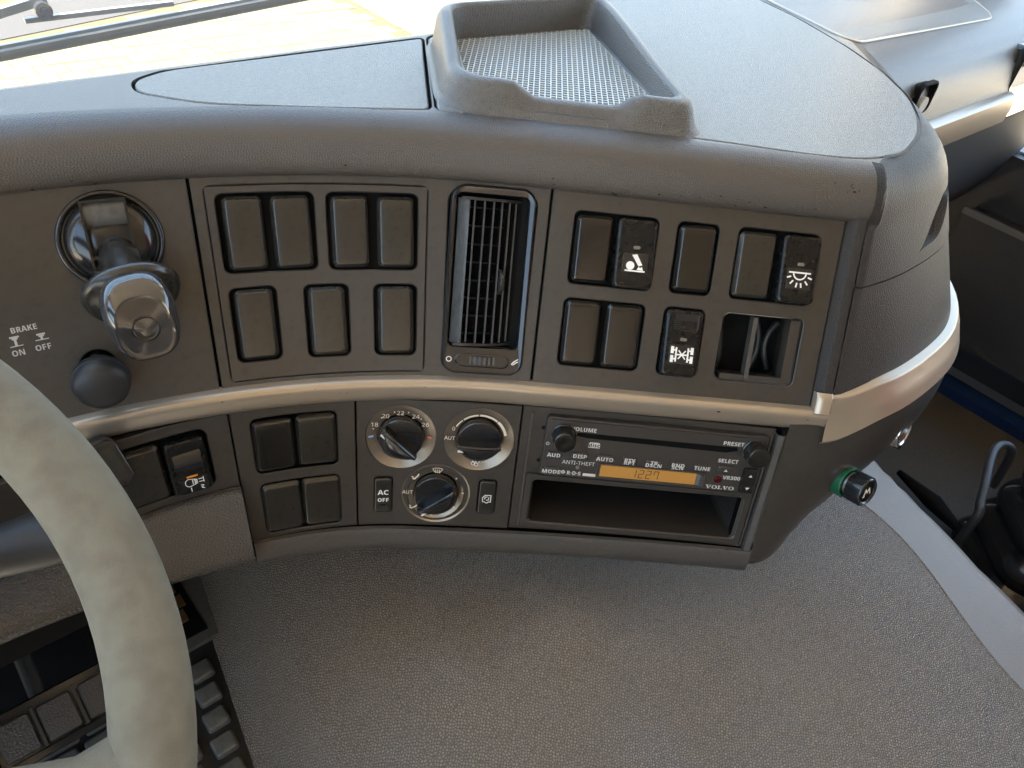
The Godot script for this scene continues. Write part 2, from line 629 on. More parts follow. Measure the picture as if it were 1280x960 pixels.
func setup_view() -> void:
	var cam := Camera3D.new()
	cam.name = "camera"
	cam.fov = 53.09
	cam.near = 0.02; cam.far = 400.0
	cam.basis = Basis(Vector3.RIGHT, deg_to_rad(-40.456)) * Basis(Vector3.BACK, deg_to_rad(9.067))
	add_child(cam)
	cam.current = true
	var env := Environment.new()
	env.background_mode = Environment.BG_SKY
	var sm := ProceduralSkyMaterial.new()
	sm.sky_top_color = Color(0.6, 0.75, 0.91)
	sm.sky_horizon_color = Color(0.91, 0.96, 0.955)
	sm.sky_curve = 0.18
	sm.ground_bottom_color = Color(0.35, 0.32, 0.26)
	sm.ground_horizon_color = Color(0.6, 0.58, 0.52)
	sm.sky_energy_multiplier = 0.68
	var sky := Sky.new(); sky.sky_material = sm
	env.sky = sky
	env.tonemap_mode = Environment.TONE_MAPPER_LINEAR
	env.tonemap_exposure = 14.0
	env.sdfgi_enabled = true; env.ssao_enabled = true; env.ssil_enabled = true
	var we := WorldEnvironment.new(); we.name = "environment"; we.environment = env
	add_child(we)
	var sun := DirectionalLight3D.new()
	sun.name = "sun"
	sun.light_energy = 1.6
	sun.light_color = Color(1.0, 0.95, 0.87)
	sun.light_angular_distance = 0.5
	sun.shadow_enabled = true
	var to_sun := tk(-0.5, 0.866, -0.04).normalized()
	sun.basis = Basis.looking_at(-to_sun, Vector3.UP if absf(to_sun.y) < 0.99 else Vector3.RIGHT)
	add_child(sun)

# a wall in a plane of the lorry with a window: corners run round the outside, win round the opening
func framed(m: M, o: Array, h: Array, thick: Vector3) -> void:
	for k in 4:
		var j := (k + 1) % 4
		var a: Vector3 = o[k]; var b: Vector3 = o[j]; var c: Vector3 = h[j]; var d: Vector3 = h[k]
		m.quad(a, b, c, d); m.quad(d + thick, c + thick, b + thick, a + thick)
		m.quad(d, c, c + thick, d + thick); m.quad(b, a, a + thick, b + thick)

func slab(m: M, r0: float, r1: float, y0: float, y1: float, f0: float, f1: float) -> void:
	m.box(tk((r0 + r1) / 2, (y0 + y1) / 2, (f0 + f1) / 2), Vector3(r1 - r0, y1 - y0, f1 - f0), Transform3D(Basis(RT, Vector3.UP, -FW), tk((r0 + r1) / 2, (y0 + y1) / 2, (f0 + f1) / 2) - Basis(RT, Vector3.UP, -FW) * tk((r0 + r1) / 2, (y0 + y1) / 2, (f0 + f1) / 2)))

func cab_shell() -> void:
	var m := M.new(); slab(m, -800, 1800, 700, 740, -1500, 660)
	struct("cab_roof", m, A.headliner, "pale headliner closing the cab above the seats", "roof")
	m = M.new(); slab(m, -800, 1800, -1060, 700, -1540, -1500)
	struct("cab_rear_wall", m, A.wall, "beige trimmed wall closing the cab behind the seats", "wall")
	m = M.new(); slab(m, -800, 1800, -1060, -1020, -1500, 700)
	struct("cab_floor", m, A.floor, "dark floor of the cab under the mats", "floor")
	m = M.new()
	framed(m, [tk(-760, -1020, -1500), tk(-760, -1020, 700), tk(-760, 700, 700), tk(-760, 700, -1500)], [tk(-760, -480, -820), tk(-760, -480, 560), tk(-760, 600, 520), tk(-760, 600, -820)], RT * -40)  # unseen window opening, sill lowered to let in more light from the left
	struct("cab_driver_door", m, A.wall, "beige trimmed driver's door with a large window beside the seat", "door")
	m = M.new()
	framed(m, [tk(1760, -1020, -1500), tk(1760, 700, -1500), tk(1760, 700, 700), tk(1760, -1020, 700)], [tk(1760, -520, -1250), tk(1760, 620, -1250), tk(1760, 620, 520), tk(1760, -520, 580)], RT * 40)  # unseen window opening, enlarged to bring in more cool sky light
	struct("cab_passenger_wall", m, A.wall_grey, "grey trimmed side of the cab with a large window beyond the passenger seat", "wall")
	m = M.new(); slab(m, -800, 1800, -1060, -520, 790, 830)
	struct("cab_front_wall", m, A.door, "dark bulkhead under the windscreen, ahead of the dashboard", "wall")
	for s in [-780, 1780]:
		m = M.new()
		m.box(Vector3(), Vector3(70, 1060, 90), Transform3D(Basis(RT, (Vector3.UP * 1000 - FW * 70).normalized(), -FW), tk(s, 210, 745)))
		struct("windscreen_pillar", m, A.headliner, "pale pillar between the windscreen and the %s door" % ("driver's" if s < 0 else "passenger's"), "pillar")
	var t := thing("windscreen", "clear windscreen pane ahead of the dashboard, wiper resting on it", "windscreen", Transform3D(Basis(), tk(0.5, -0.29, 0.8)))
	m = M.new()
	m.box(Vector3(), Vector3(2480, 1240, 4), Transform3D(Basis(RT, (Vector3.UP * 1000 - FW * 70).normalized(), (Vector3.UP * 70 + FW * 1000).normalized() * -1), tk(500, 95, 776)))
	wpart(t, "pane", m, A.glass)

func outside() -> void:
	var gy := -2400.0
	var m := M.new()
	slab(m, -60000, 60000, gy - 60, gy - 8, -60000, 60000)
	struct("ground", m, A.sand, "pale sandy ground stretching round the lorry and its paving", "ground")
	var nd := M.new()
	slab(nd, -2200, 4560, gy - 8, gy - 4, 3100, 9200)
	struct("paving_bed", nd, A.bed, "dark sand bed showing in the joints of the paving", "ground")
	nd = M.new()
	for q in [[-9000.0, 4350.0]]:
		var a0 := tk(q[0], gy + 3, 7354 + 0.316 * (q[0] - 1261)); var b0 := tk(q[1], gy + 3, 7354 + 0.316 * (q[1] - 1261))
		nd.quad(a0, b0, b0 + FW * 700, a0 + FW * 700); nd.quad(a0 + Vector3(0, -9, 0), b0 + Vector3(0, -9, 0), b0, a0)
	struct("road", nd, A.asphalt, "dark asphalt lane beyond the pale paving", "road")
	nd = M.new()
	slab(nd, 4560, 14000, gy - 7, gy + 8, 6300, 30000)
	var gr := struct("grass", nd, A.grass, "sunlit grass beyond the paving", "grass")
	gr.set_meta("kind", "stuff")
	# pavers laid in running bond; the nearest ones in view as pieces, the rest as one
	var pave := thing("paving", "pale yellow running bond block paving in the sun outside the windscreen", "paving", Transform3D(Basis(), tk(1.2, gy / 1000, 6.0)), "", "structure")
	var one := M.new()
	one.loft([rr(222, 184, 6, -40, 2), rr(222, 184, 6, -4, 2), rr(212, 174, 6, 0, 2)], false, true)
	var rest := []
	var rng := RandomNumberGenerator.new(); rng.seed = 4
	var spots := []
	for j in 40:
		for i in 60:
			var r := -2000 + i * 228.0 + (114 if j % 2 else 0)
			var f := 3200 + j * 190.0
			if f > 7230 + 0.316 * (r - 1261) or r > 4440: continue
			spots.append([maxf(0, absf(r - 2900) - 1700) + maxf(0, absf(f - 7050) - 750) + 0.001 * absf(r - 2900), r, f])
	spots.sort()
	for k in spots.size():
		var b := Basis(RT, FW * -1, Vector3.UP) * Basis(Vector3.BACK, rng.randf_range(-0.008, 0.008))
		var x := Transform3D(b, tk(spots[k][1], gy + rng.randf_range(-2, 3), spots[k][2]) * 0.001)
		if k < 280:
			part(pave, "paver", one, A["paver%d" % rng.randi_range(0, 3)], pave.global_transform.affine_inverse() * x)
		else: rest.append(x)
	var mm := MultiMesh.new()
	mm.transform_format = MultiMesh.TRANSFORM_3D
	mm.mesh = one.mesh(); mm.instance_count = rest.size()
	for k in rest.size(): mm.set_instance_transform(k, pave.global_transform.affine_inverse() * rest[k])
	var mi := MultiMeshInstance3D.new(); mi.name = "paver_field"; mi.multimesh = mm; mi.material_override = A.paver1
	mi.set_meta("kind", "stuff")
	pave.add_child(mi, true)
	# wiper on the glass
	var t := thing("windscreen_wiper", "long grey windscreen wiper lying across the foot of the glass", "wiper", Transform3D(Basis(), tk(0.13, -0.27, 0.8)))
	var a := tk(60, -280, 805); var bb := tk(520, -236, 800)
	m = M.new()
	var d := (bb - a).normalized()
	var nrm := FW * -1
	var up := nrm.cross(d).normalized() * -1.0
	if up.y < 0: up = -up
	var bx := Basis(d, up, d.cross(up))
	m.box(Vector3(), Vector3(a.distance_to(bb), 4, 8), Transform3D(bx, (a + bb) / 2))
	wpart(t, "blade_spine", m, A.wiper)
	m = M.new(); m.box(Vector3(), Vector3(a.distance_to(bb), 3, 4), Transform3D(bx, (a + bb) / 2 + up * 4.6))
	wpart(t, "blade_cover", m, A.wiper)
	m = M.new(); m.box(Vector3(), Vector3(a.distance_to(bb), 4, 2.5), Transform3D(bx, (a + bb) / 2 - up * 5))
	wpart(t, "blade_rubber", m, A.wiper)
	m = M.new(); m.box(Vector3(), Vector3(130, 7, 7), Transform3D(Basis(Vector3.UP, 0) * bx.rotated(nrm, 0.13), tk(118, -246, 803)))
	wpart(t, "arm", m, A.wiper)
	m = M.new(); m.tube([tk(176, -239, 793), tk(176, -239, 809)], 7.0, 14)
	var pv := wpart(t, "pivot", m, A.wiper)
	m = M.new(); m.tube([tk(176, -239, 788), tk(176, -239, 793)], 4.0, 8)
	wpart(pv, "bolt", m, A.chrome)
	m = M.new(); m.box(Vector3(), Vector3(130, 4, 5), Transform3D(bx.rotated(nrm, -0.06), tk(226, -246, 803)))
	wpart(t, "bridge", m, A.wiper)
	t = thing("washer_jet", "small black washer jet hanging at the top edge above the paving", "washer jet", Transform3D(Basis(), tk(0.437, -0.245, 0.8)))
	m = M.new(); m.tube([tk(428, -232, 802), tk(431, -243, 802)], 7.0, 10)
	m.tube([tk(444, -232, 802), tk(446, -246, 802)], 6.0, 10)
	wpart(t, "body", m, A.rubber)
	m = M.new(); m.tube([tk(437, -230, 800), tk(437, -247, 800)], 5.0, 10)
	wpart(t, "nozzle", m, A.brass)

# ------------------------------------------------------------------ dashboard body
const STRIP := [[-3, 1.5], [4, 2.0], [7.5, 1.0], [9.0, -1.4], [9.5, -5], [9.2, -11], [8.2, -15.5], [6, -18.2], [-6, -19]]
const CAPP := [[64.0, -262], [68, -251], [73, -242], [79, -234.5], [86, -229], [92, -226.4], [97, -225.5]]
const BROW_END := [[68, -262.5], [66.0, -256], [66.6, -250], [70.5, -241], [77.5, -233], [87, -227.3], [97.5, -225.5]]
const BROW := [[75, -266.4], [71.2, -265], [68, -262.5], [66.3, -258.5], [66.1, -252.5], [68.3, -244.5], [73, -237], [79.5, -231], [86.5, -227.6], [92.5, -226], [98, -225.5]]

func brow_pt(s: float, m: float, y: float) -> Vector3:
	var c := FU.plan(s); var t := FU.heading(s)
	return Vector3(c.x - sin(t) * m, y, c.y - cos(t) * m)

func prof(p: Array, t: float) -> Vector2:
	var k := t * (p.size() - 1)
	var i := mini(int(k), p.size() - 2)
	return Vector2(p[i][0], p[i][1]).lerp(Vector2(p[i + 1][0], p[i + 1][1]), k - i)

func e_scale(u: float) -> float:
	return lerpf(0.9, 1.08, clampf(u / 260, 0, 1))

func dashboard() -> void:
	var t := thing("dashboard", "curved dark grey dashboard wrapping round the driver with padded brow and silver strip", "dashboard", Transform3D(Basis(), tk(0.4, -0.54, 0.3)))
	# brow over the upper fascia
	var m := M.new()
	m.grid(110, BROW.size() - 1, func(a, b):
		var q := prof(BROW, b)
		return brow_pt(lerpf(-1080, 263.5, a), q.x, q.y))
	m.crease = 60
	wpart(t, "padded_brow", m, A.pad)
	var cap_pt := func(u: float, b: float) -> Vector3:   # upper roll of the rounded end; at the seam it follows the brow
		var q := prof(CAPP, b)
		q.x = 64 + (q.x - 64) * e_scale(u) * (1.0 + 0.25 * clampf(u / 200, 0, 1)) - 2
		var k := smoothstep(0.0, 24.0, u)
		var w := prof(BROW_END, b)
		return brow_pt(264.2 + u * 0.98, w.x + 0.3, w.y).lerp(e_at(u, q.x, q.y), k)
	# frame down the right end of the upper fascia
	m = M.new()
	var lip := [[250.2, -6], [250.2, 0.0], [251, 1.2], [255, 6.2], [256.5, 7.2], [262, 7.4], [263.4, 6.6], [263.8, 4], [263.8, -12]]
	m.grid(14, lip.size() - 1, func(a, b):
		var q := prof(lip, b)
		return FU.at(q.x, lerpf(2, 160, a), q.y), true)
	wpart(t, "fascia_frame", m, A.cap)
	# rounded end, upper half with its pocket, and lower half
	m = M.new()
	var eu := [0.0, 7, 15, 24, 34, 46, 60, 74, 88, 100, 108, 112, 114, 116, 118, 120, 122, 126, 130, 136, 142, 148, 155, 162, 169, 176, 183, 190, 197, 204, 211, 218, 225, 232, 246, 262, 280, 310, 350, 400, 460, 520]
	m.grid(eu.size() - 1, 34, func(a, b):
		var u: float = eu[int(round(a * (eu.size() - 1)))]
		var j := int(round(b * 34))
		if j >= 26: return cap_pt.call(u, (j - 26) / 8.0)
		# rows keep to the edges of the pocket, a slanting slot sunk into the side
		var mid := lerpf(0.13, 1.02, clampf((u - 108) / 112, 0, 1))
		var half := 0.27 * smoothstep(114, 165, u) * (1 - smoothstep(236, 262, u))
		var ka := clampf(mid - half, 0.06, 0.97)
		var kb := clampf(mid + half, 0.06, 0.97)
		var deep := 30.0 * (1.0 if half > 0.002 else 0.0)
		var k1: float = [0, 0, 0, 0, 0, 0, 0, 0, 0, 0, 0, 1, 1, 2, 2, 3][mini(j, 15)]
		var d := 0.0
		if j <= 10: k1 = ka * j / 10.0
		elif j <= 12: k1 = ka; d = deep * (j - 10) / 2.0
		elif j <= 14: k1 = lerpf(ka, kb, (j - 12) / 2.0); d = deep
		elif j <= 16: k1 = kb; d = deep * (16 - j) / 2.0
		else: k1 = lerpf(kb, 1.0, (j - 16) / 10.0)
		var low: Vector3 = e_at(u, 41, -305.0)
		var p: Vector3 = low.lerp(e_at(u, 62, -262), k1)
		var fl: Vector3 = FU.at(264.0 + u, (91.8 + 43 * k1) / cos(FU.al), 7.0)
		p = fl.lerp(p, smoothstep(0, 12, u))
		var t2 := e_heading(u)
		return p - Vector3(sin(t2), 0, cos(t2)) * d)
	m.crease = 40
	wpart(t, "end_cap", m, A.cap)
	m = M.new()
	m.grid(eu.size() - 1, 10, func(a, b):
		var u: float = eu[int(round(a * (eu.size() - 1)))]
		var bb := minf(b / 0.9, 1)
		var p := e_at(u, lerpf(0, 41, bb), lerpf(-388, -306.6, bb))
		var fl: Vector3 = FU.at(264.0 + u, lerpf(8.8, 90.2, bb) / cos(FU.al), 7.0)
		p = fl.lerp(p, smoothstep(0, 12, u))
		var t2 := e_heading(u)
		return p - Vector3(sin(t2), 0, cos(t2)) * (8.0 if b > 0.92 else 0.0))
	m.crease = 55
	wpart(t, "end_panel", m, A.cap)
	# top: a deck with openings for the two covers, rounded off towards the windscreen
	var deck := PackedVector2Array()
	for i in 81: 
		var q := brow_pt(lerpf(-1080, 263, i / 80.0), 98, 0)
		deck.append(Vector2(q.x, -q.z))
	for i in range(1, eu.size()):
		var q: Vector3 = cap_pt.call(eu[i], 1.0)
		if q.dot(FW) < edge_f(q.dot(RT)) - 12: deck.append(Vector2(q.x, -q.z))
	var lastq := deck[deck.size() - 1]
	var rlast := Vector3(lastq.x, 0, -lastq.y).dot(RT)
	for r in [rlast, 780.0, 600.0, 440.0, 300.0, 60.0]:
		var q := tk(r, 0, edge_f(r))
		deck.append(Vector2(q.x, -q.z))
	deck.append(Vector2(tk(-720, 0, 596).x, -tk(-720, 0, 596).z))
	var left := rounded([Vector2(-92, 561), Vector2(-129, 722), Vector2(-291, 556), Vector2(-302, 528), Vector2(-290, 509), Vector2(-243, 508), Vector2(-167, 533)], [8, 8, 12, 18, 14, 20, 40])
	var right := rounded([Vector2(-88, 562), Vector2(4, 577), Vector2(110, 588), Vector2(206, 592), Vector2(250, 601), Vector2(283, 625), Vector2(311, 672), Vector2(325, 720), Vector2(333, 775), Vector2(326, 845), Vector2(306, 919), Vector2(269, 1008), Vector2(226, 1080), Vector2(168, 1118), Vector2(-40, 858), Vector2(-126, 725)], [8, 30, 30, 20, 20, 20, 20, 20, 20, 20, 20, 20, 20, 20, 40, 8])
	for poly in [left, right]:
		if Geometry2D.is_polygon_clockwise(poly): poly.reverse()
	m = M.new()
	for cov in [left, right]:
		var walls := []
		for y in [-240.0, -225.9]:
			var ring := plan_ring(inset(cov, -1.3), y); ring.reverse(); walls.append(ring)
		m.loft(walls)
	var cuts := [-700.0, -200.0, 60.0, 800.0]
	for i in 3:
		var strip_poly := PackedVector2Array([Vector2(cuts[i], -100), Vector2(cuts[i + 1], -100), Vector2(cuts[i + 1], 2000), Vector2(cuts[i], 2000)])
		var pieces := Geometry2D.intersect_polygons(deck, strip_poly)
		for cov in [left, right]:
			var after := []
			for pc in pieces: after.append_array(Geometry2D.clip_polygons(pc, inset(cov, -1.3)))
			pieces.assign(after)
		for pc in pieces: flat_poly_plan(m, pc, -225.5)
	wpart(t, "deck", m, A.pad)
	m = M.new()
	var roll := [[594, -225.5], [602, -226.6], [609, -230], [613, -237], [615, -250], [640, -330], [700, -400], [785, -470]]
	m.grid(48, roll.size() - 1, func(a, b):
		var q := prof(roll, b)
		var r := lerpf(-740, 985, a)
		return tk(r, q.y, q.x - 596 + edge_f(r)), true)
	m.crease = 60
	wpart(t, "front_roll", m, A.pad)
	m = M.new()
	flat_poly_plan(m, inset(deck, 14) if not Geometry2D.is_polygon_clockwise(deck) else inset(reversed(deck), 14), -240)
	wpart(t, "deck_base", m, A.dark)
	for k in 2:
		var cov: PackedVector2Array = [left, right][k]
		m = M.new()
		m.loft([plan_ring(inset(cov, 0.9), -239), plan_ring(inset(cov, 0.9), -227.4), plan_ring(inset(cov, 1.2), -226.3), plan_ring(inset(cov, 2.2), -225.5)])
		flat_poly_plan(m, inset(cov, 2.2), -225.5)
		wpart(t, "cover_panel", m, A.cover, ["tapering grained cover let into the dashboard top above the switches", "large pale grained cover carrying the tray on the dashboard top"][k])
	var rng := RandomNumberGenerator.new(); rng.seed = 77
	var nick := func(c: Vector3, ex: Vector3, ey: Vector3, size: float) -> void:
		var poly := M.new()
		var n := (ex.cross(ey)).normalized()
		var ring := PackedVector3Array()
		for k in 7:
			var a := TAU * k / 7
			var rr2: float = size * rng.randf_range(0.35, 1.0)
			ring.append(c + ex * cos(a) * rr2 * 1.9 + ey * sin(a) * rr2 * 0.8 + n * 0.12)
		poly.cap(ring, false)
		wpart(t, "nick", poly, A.dark)
	for i in 26:
		var s := lerpf(10, 238, rng.randf()) if i < 20 else lerpf(-330, -120, rng.randf())
		var b := rng.randf_range(0.2, 0.4)
		var q := prof(BROW, b); var q2 := prof(BROW, b + 0.02)
		var c := brow_pt(s, q.x, q.y)
		nick.call(c, (brow_pt(s + 1, q.x, q.y) - c).normalized(), (brow_pt(s, q2.x, q2.y) - c).normalized(), rng.randf_range(0.35, 1.1))
	for i in 7:
		var q := prof(BROW, 0.5)
		var c := brow_pt(rng.randf_range(226, 252), rng.randf_range(66, 74), 0)
		c.y = -241 + (brow_pt(0, 74, 0).z * 0)
		var b := rng.randf_range(0.55, 0.68)
		q = prof(BROW, b); var q2 := prof(BROW, b + 0.02)
		var s := rng.randf_range(228, 252)
		c = brow_pt(s, q.x, q.y)
		nick.call(c, (brow_pt(s + 1, q.x, q.y) - c).normalized(), (brow_pt(s, q2.x, q2.y) - c).normalized(), rng.randf_range(0.5, 1.1))
	for i in 16:
		var b := rng.randf_range(0.3, 0.75)
		var q := prof(STRIP, b); var q2 := prof(STRIP, b + 0.02)
		var s := rng.randf_range(-230, 255)
		var c := brow_pt(s, -q.x, -400 + q.y)
		nick.call(c, (brow_pt(s + 1, -q.x, -400 + q.y) - c).normalized(), (c - brow_pt(s, -q2.x, -400 + q2.y)).normalized(), rng.randf_range(0.3, 0.75) * (2.0 if i == 3 else 1.0))
	# plain fascia between the inserts of the upper row
	m = plate(FU, -220.2, 15.6, 1.0, UH + 10, [[hole(-141.4, 76, 143.4, 142, 5, 6.5), hole(-24.7, 77.8, 62, 142, 12, 12)]])
	panel(t, m, A.fascia, "fascia_surround")
	# silver strip
	m = M.new()
	m.grid(110, STRIP.size() - 1, func(a, b):
		var q := prof(STRIP, b)
		var s := lerpf(-1080, 264, a)
		return brow_pt(s, -q.x, -400 + q.y), true)
	m.crease = 50
	wpart(t, "trim_strip", m, A.trim, "champagne silver strip between the upper and lower switches")
	var strip2 := [[8, -384.5], [-1, -384], [-3.5, -386], [-4.6, -391], [-9, -404], [-14, -415], [-17, -421], [-15, -425], [0, -427]]
	m = M.new()
	m.grid(eu.size() - 1, strip2.size() - 1, func(a, b):
		var q := prof(strip2, b)
		var u: float = eu[int(round(a * (eu.size() - 1)))]
		return e_at(u, q.x, q.y + smoothstep(0, 60, u) * (14.0 if q.y < -400 else 6.0)), true)
	m.crease = 50
	wpart(t, "trim_strip", m, A.trim, "champagne silver strip bending round the end of the console")
	m = M.new()
	var tab := [[250.5, -3], [250.8, 7.5], [252.5, 9.4], [256, 10.6], [262, 10.8], [263.6, 9.6], [264, 3]]
	m.grid(5, tab.size() - 1, func(a, b):
		var q := prof(tab, b)
		return FU.at(q.x, lerpf(-2, 15.5, a), q.y * (1.0 if a < 0.9 else 0.8)), true)
	wpart(t, "trim_strip_corner", m, A.trim)
	# lower console: edge under the radio, rounded end, frame beside the radio
	var low := [[0, -117.5], [3.5, -118.5], [4.6, -122], [4.4, -132], [2.5, -139], [-3, -144], [-20, -147], [-70, -148]]
	m = M.new()
	m.grid(50, low.size() - 1, func(a, b):
		var q := prof(low, b)
		return FL.at(lerpf(-139, 311.2, a), q.y - 2 * sin(a * PI), q.x), true)
	m.crease = 55
	wpart(t, "lower_edge", m, A.edge)
	m = M.new()
	var rl := [[303.2, -5], [303.2, 1.2], [304.2, 3.0], [308.5, 4.2], [310.2, 3.2], [310.6, -10]]
	m.grid(14, rl.size() - 1, func(a, b):
		var q := prof(rl, b)
		return FL.at(q.x, lerpf(-117.6, 0, a), q.y), true)
	wpart(t, "radio_frame_edge", m, A.edge)
	m = M.new()
	m.grid(eu.size() - 1, 18, func(a, b):
		var u: float = eu[int(round(a * (eu.size() - 1)))]
		return low_cap(u, lerpf(-404, -556, b)), true)
	m.crease = 55
	wpart(t, "lower_end_cap", m, A.fascia)
	m = M.new()
	m.grid(60, 4, func(a, b):   # closed underside back to the bulkhead
		var s := lerpf(-1000, 330, a)
		var p := FL.at(s, -128.0 if s > -141 else -118.0, -14.0)
		var back := tk(p.dot(RT), -520, 792)
		return p.lerp(back, b))
	wpart(t, "underside", m, A.dark)
	# knee bolster under the far left switches
	var knee := [[-4, 0], [3, -0.5], [6, -4], [9, -12], [14, -24], [20, -38], [23, -50], [20, -60], [10, -67], [-10, -71], [-60, -72]]
	m = M.new()
	m.grid(70, knee.size() - 1, func(a, b):
		var s := lerpf(-1000, -141.5, a)
		var q := prof(knee, b)
		var grow := lerpf(0.62, 1.0, smoothstep(-340, -150, s))
		return FL.at(s, -62.5 + q.y * grow, q.x), true)
	m.crease = 55
	wpart(t, "knee_bolster", m, A.knee)
	# body behind the fascias, so that gaps stay dark
	m = M.new()
	for q in [[-1080, -45, -2, 158], [-45, -4, -2, 16], [-45, -4, 150, 158], [-4, 160, -2, 158], [160, 236, -2, 12], [160, 236, 78, 158], [236, 262, -2, 158]]:
		m.grid(26, 1, func(a, b): return FU.at(lerpf(q[0], q[1], a), lerpf(q[2], q[3], b), -9.0))
	wpart(t, "carcass", m, A.dark)
	m = M.new()
	for q in [[-1000, 102, -140, 20], [102, 296, -140, -112], [102, 296, -64, 20], [296, 311, -140, 20]]:
		m.grid(26, 1, func(a, b): return FL.at(lerpf(q[0], q[1], a), lerpf(q[2], q[3], b), -9.5))
	wpart(t, "carcass", m, A.dark)

const LOW := [-13.0, -16.0, -17.8, -18.3, -17.5, -15.0, -10.5, -3.5, 6.0, 18.0, 34.0]

func low_cap(u: float, y: float) -> Vector3:   # the rounded lower end of the console, running on from the radio's fascia
	var d := -(y + 424)
	var dd := maxf(d + 14, 0)
	var k := clampf(dd / 132.0, 0, 1) * (LOW.size() - 1)
	var i := mini(int(k), LOW.size() - 2)
	var side := e_at(u, lerpf(LOW[i], LOW[i + 1], smoothstep(0, 1, k - i) * 0.3 + 0.7 * (k - i)), y)
	if y < -548: side = e_at(u, 90, -552)
	var vd := (d + 3) / cos(FL.al)
	var fl := FL.at(311.5 + u * 0.85, -vd, 1.0 + 3.0 * smoothstep(100, 122, vd) - 0.1 * pow(maxf(vd - 128, 0), 2))
	return fl.lerp(side, smoothstep(0, 115, u))

func low_frame(u: float, y: float) -> Transform3D:
	var p := low_cap(u, y)
	var du := (low_cap(u + 3, y) - low_cap(u - 3, y)).normalized()
	var n := du.cross(Vector3.UP).normalized() * -1.0
	n = (low_cap(u, y + 3) - low_cap(u, y - 3)).cross(du).normalized()
	if n.z < 0: n = -n
	n = (n + Vector3(0.05, 0.3, 0)).normalized()
	var ex := Vector3.UP.cross(n).normalized()
	return Transform3D(Basis(ex, n.cross(ex), n), p * 0.001)

func reversed(p: PackedVector2Array) -> PackedVector2Array:
	var o := PackedVector2Array(p); o.reverse(); return o

func flat_poly_plan(m: M, pts: PackedVector2Array, y: float) -> void:
	var t := Geometry2D.triangulate_polygon(pts)
	for i in range(0, t.size(), 3):
		var a := pts[t[i]]; var b := pts[t[i + 1]]; var c := pts[t[i + 2]]
		if (b - a).cross(c - a) < 0:
			var q := b; b = c; c = q
		m.tri(Vector3(a.x, y, -a.y), Vector3(b.x, y, -b.y), Vector3(c.x, y, -c.y))

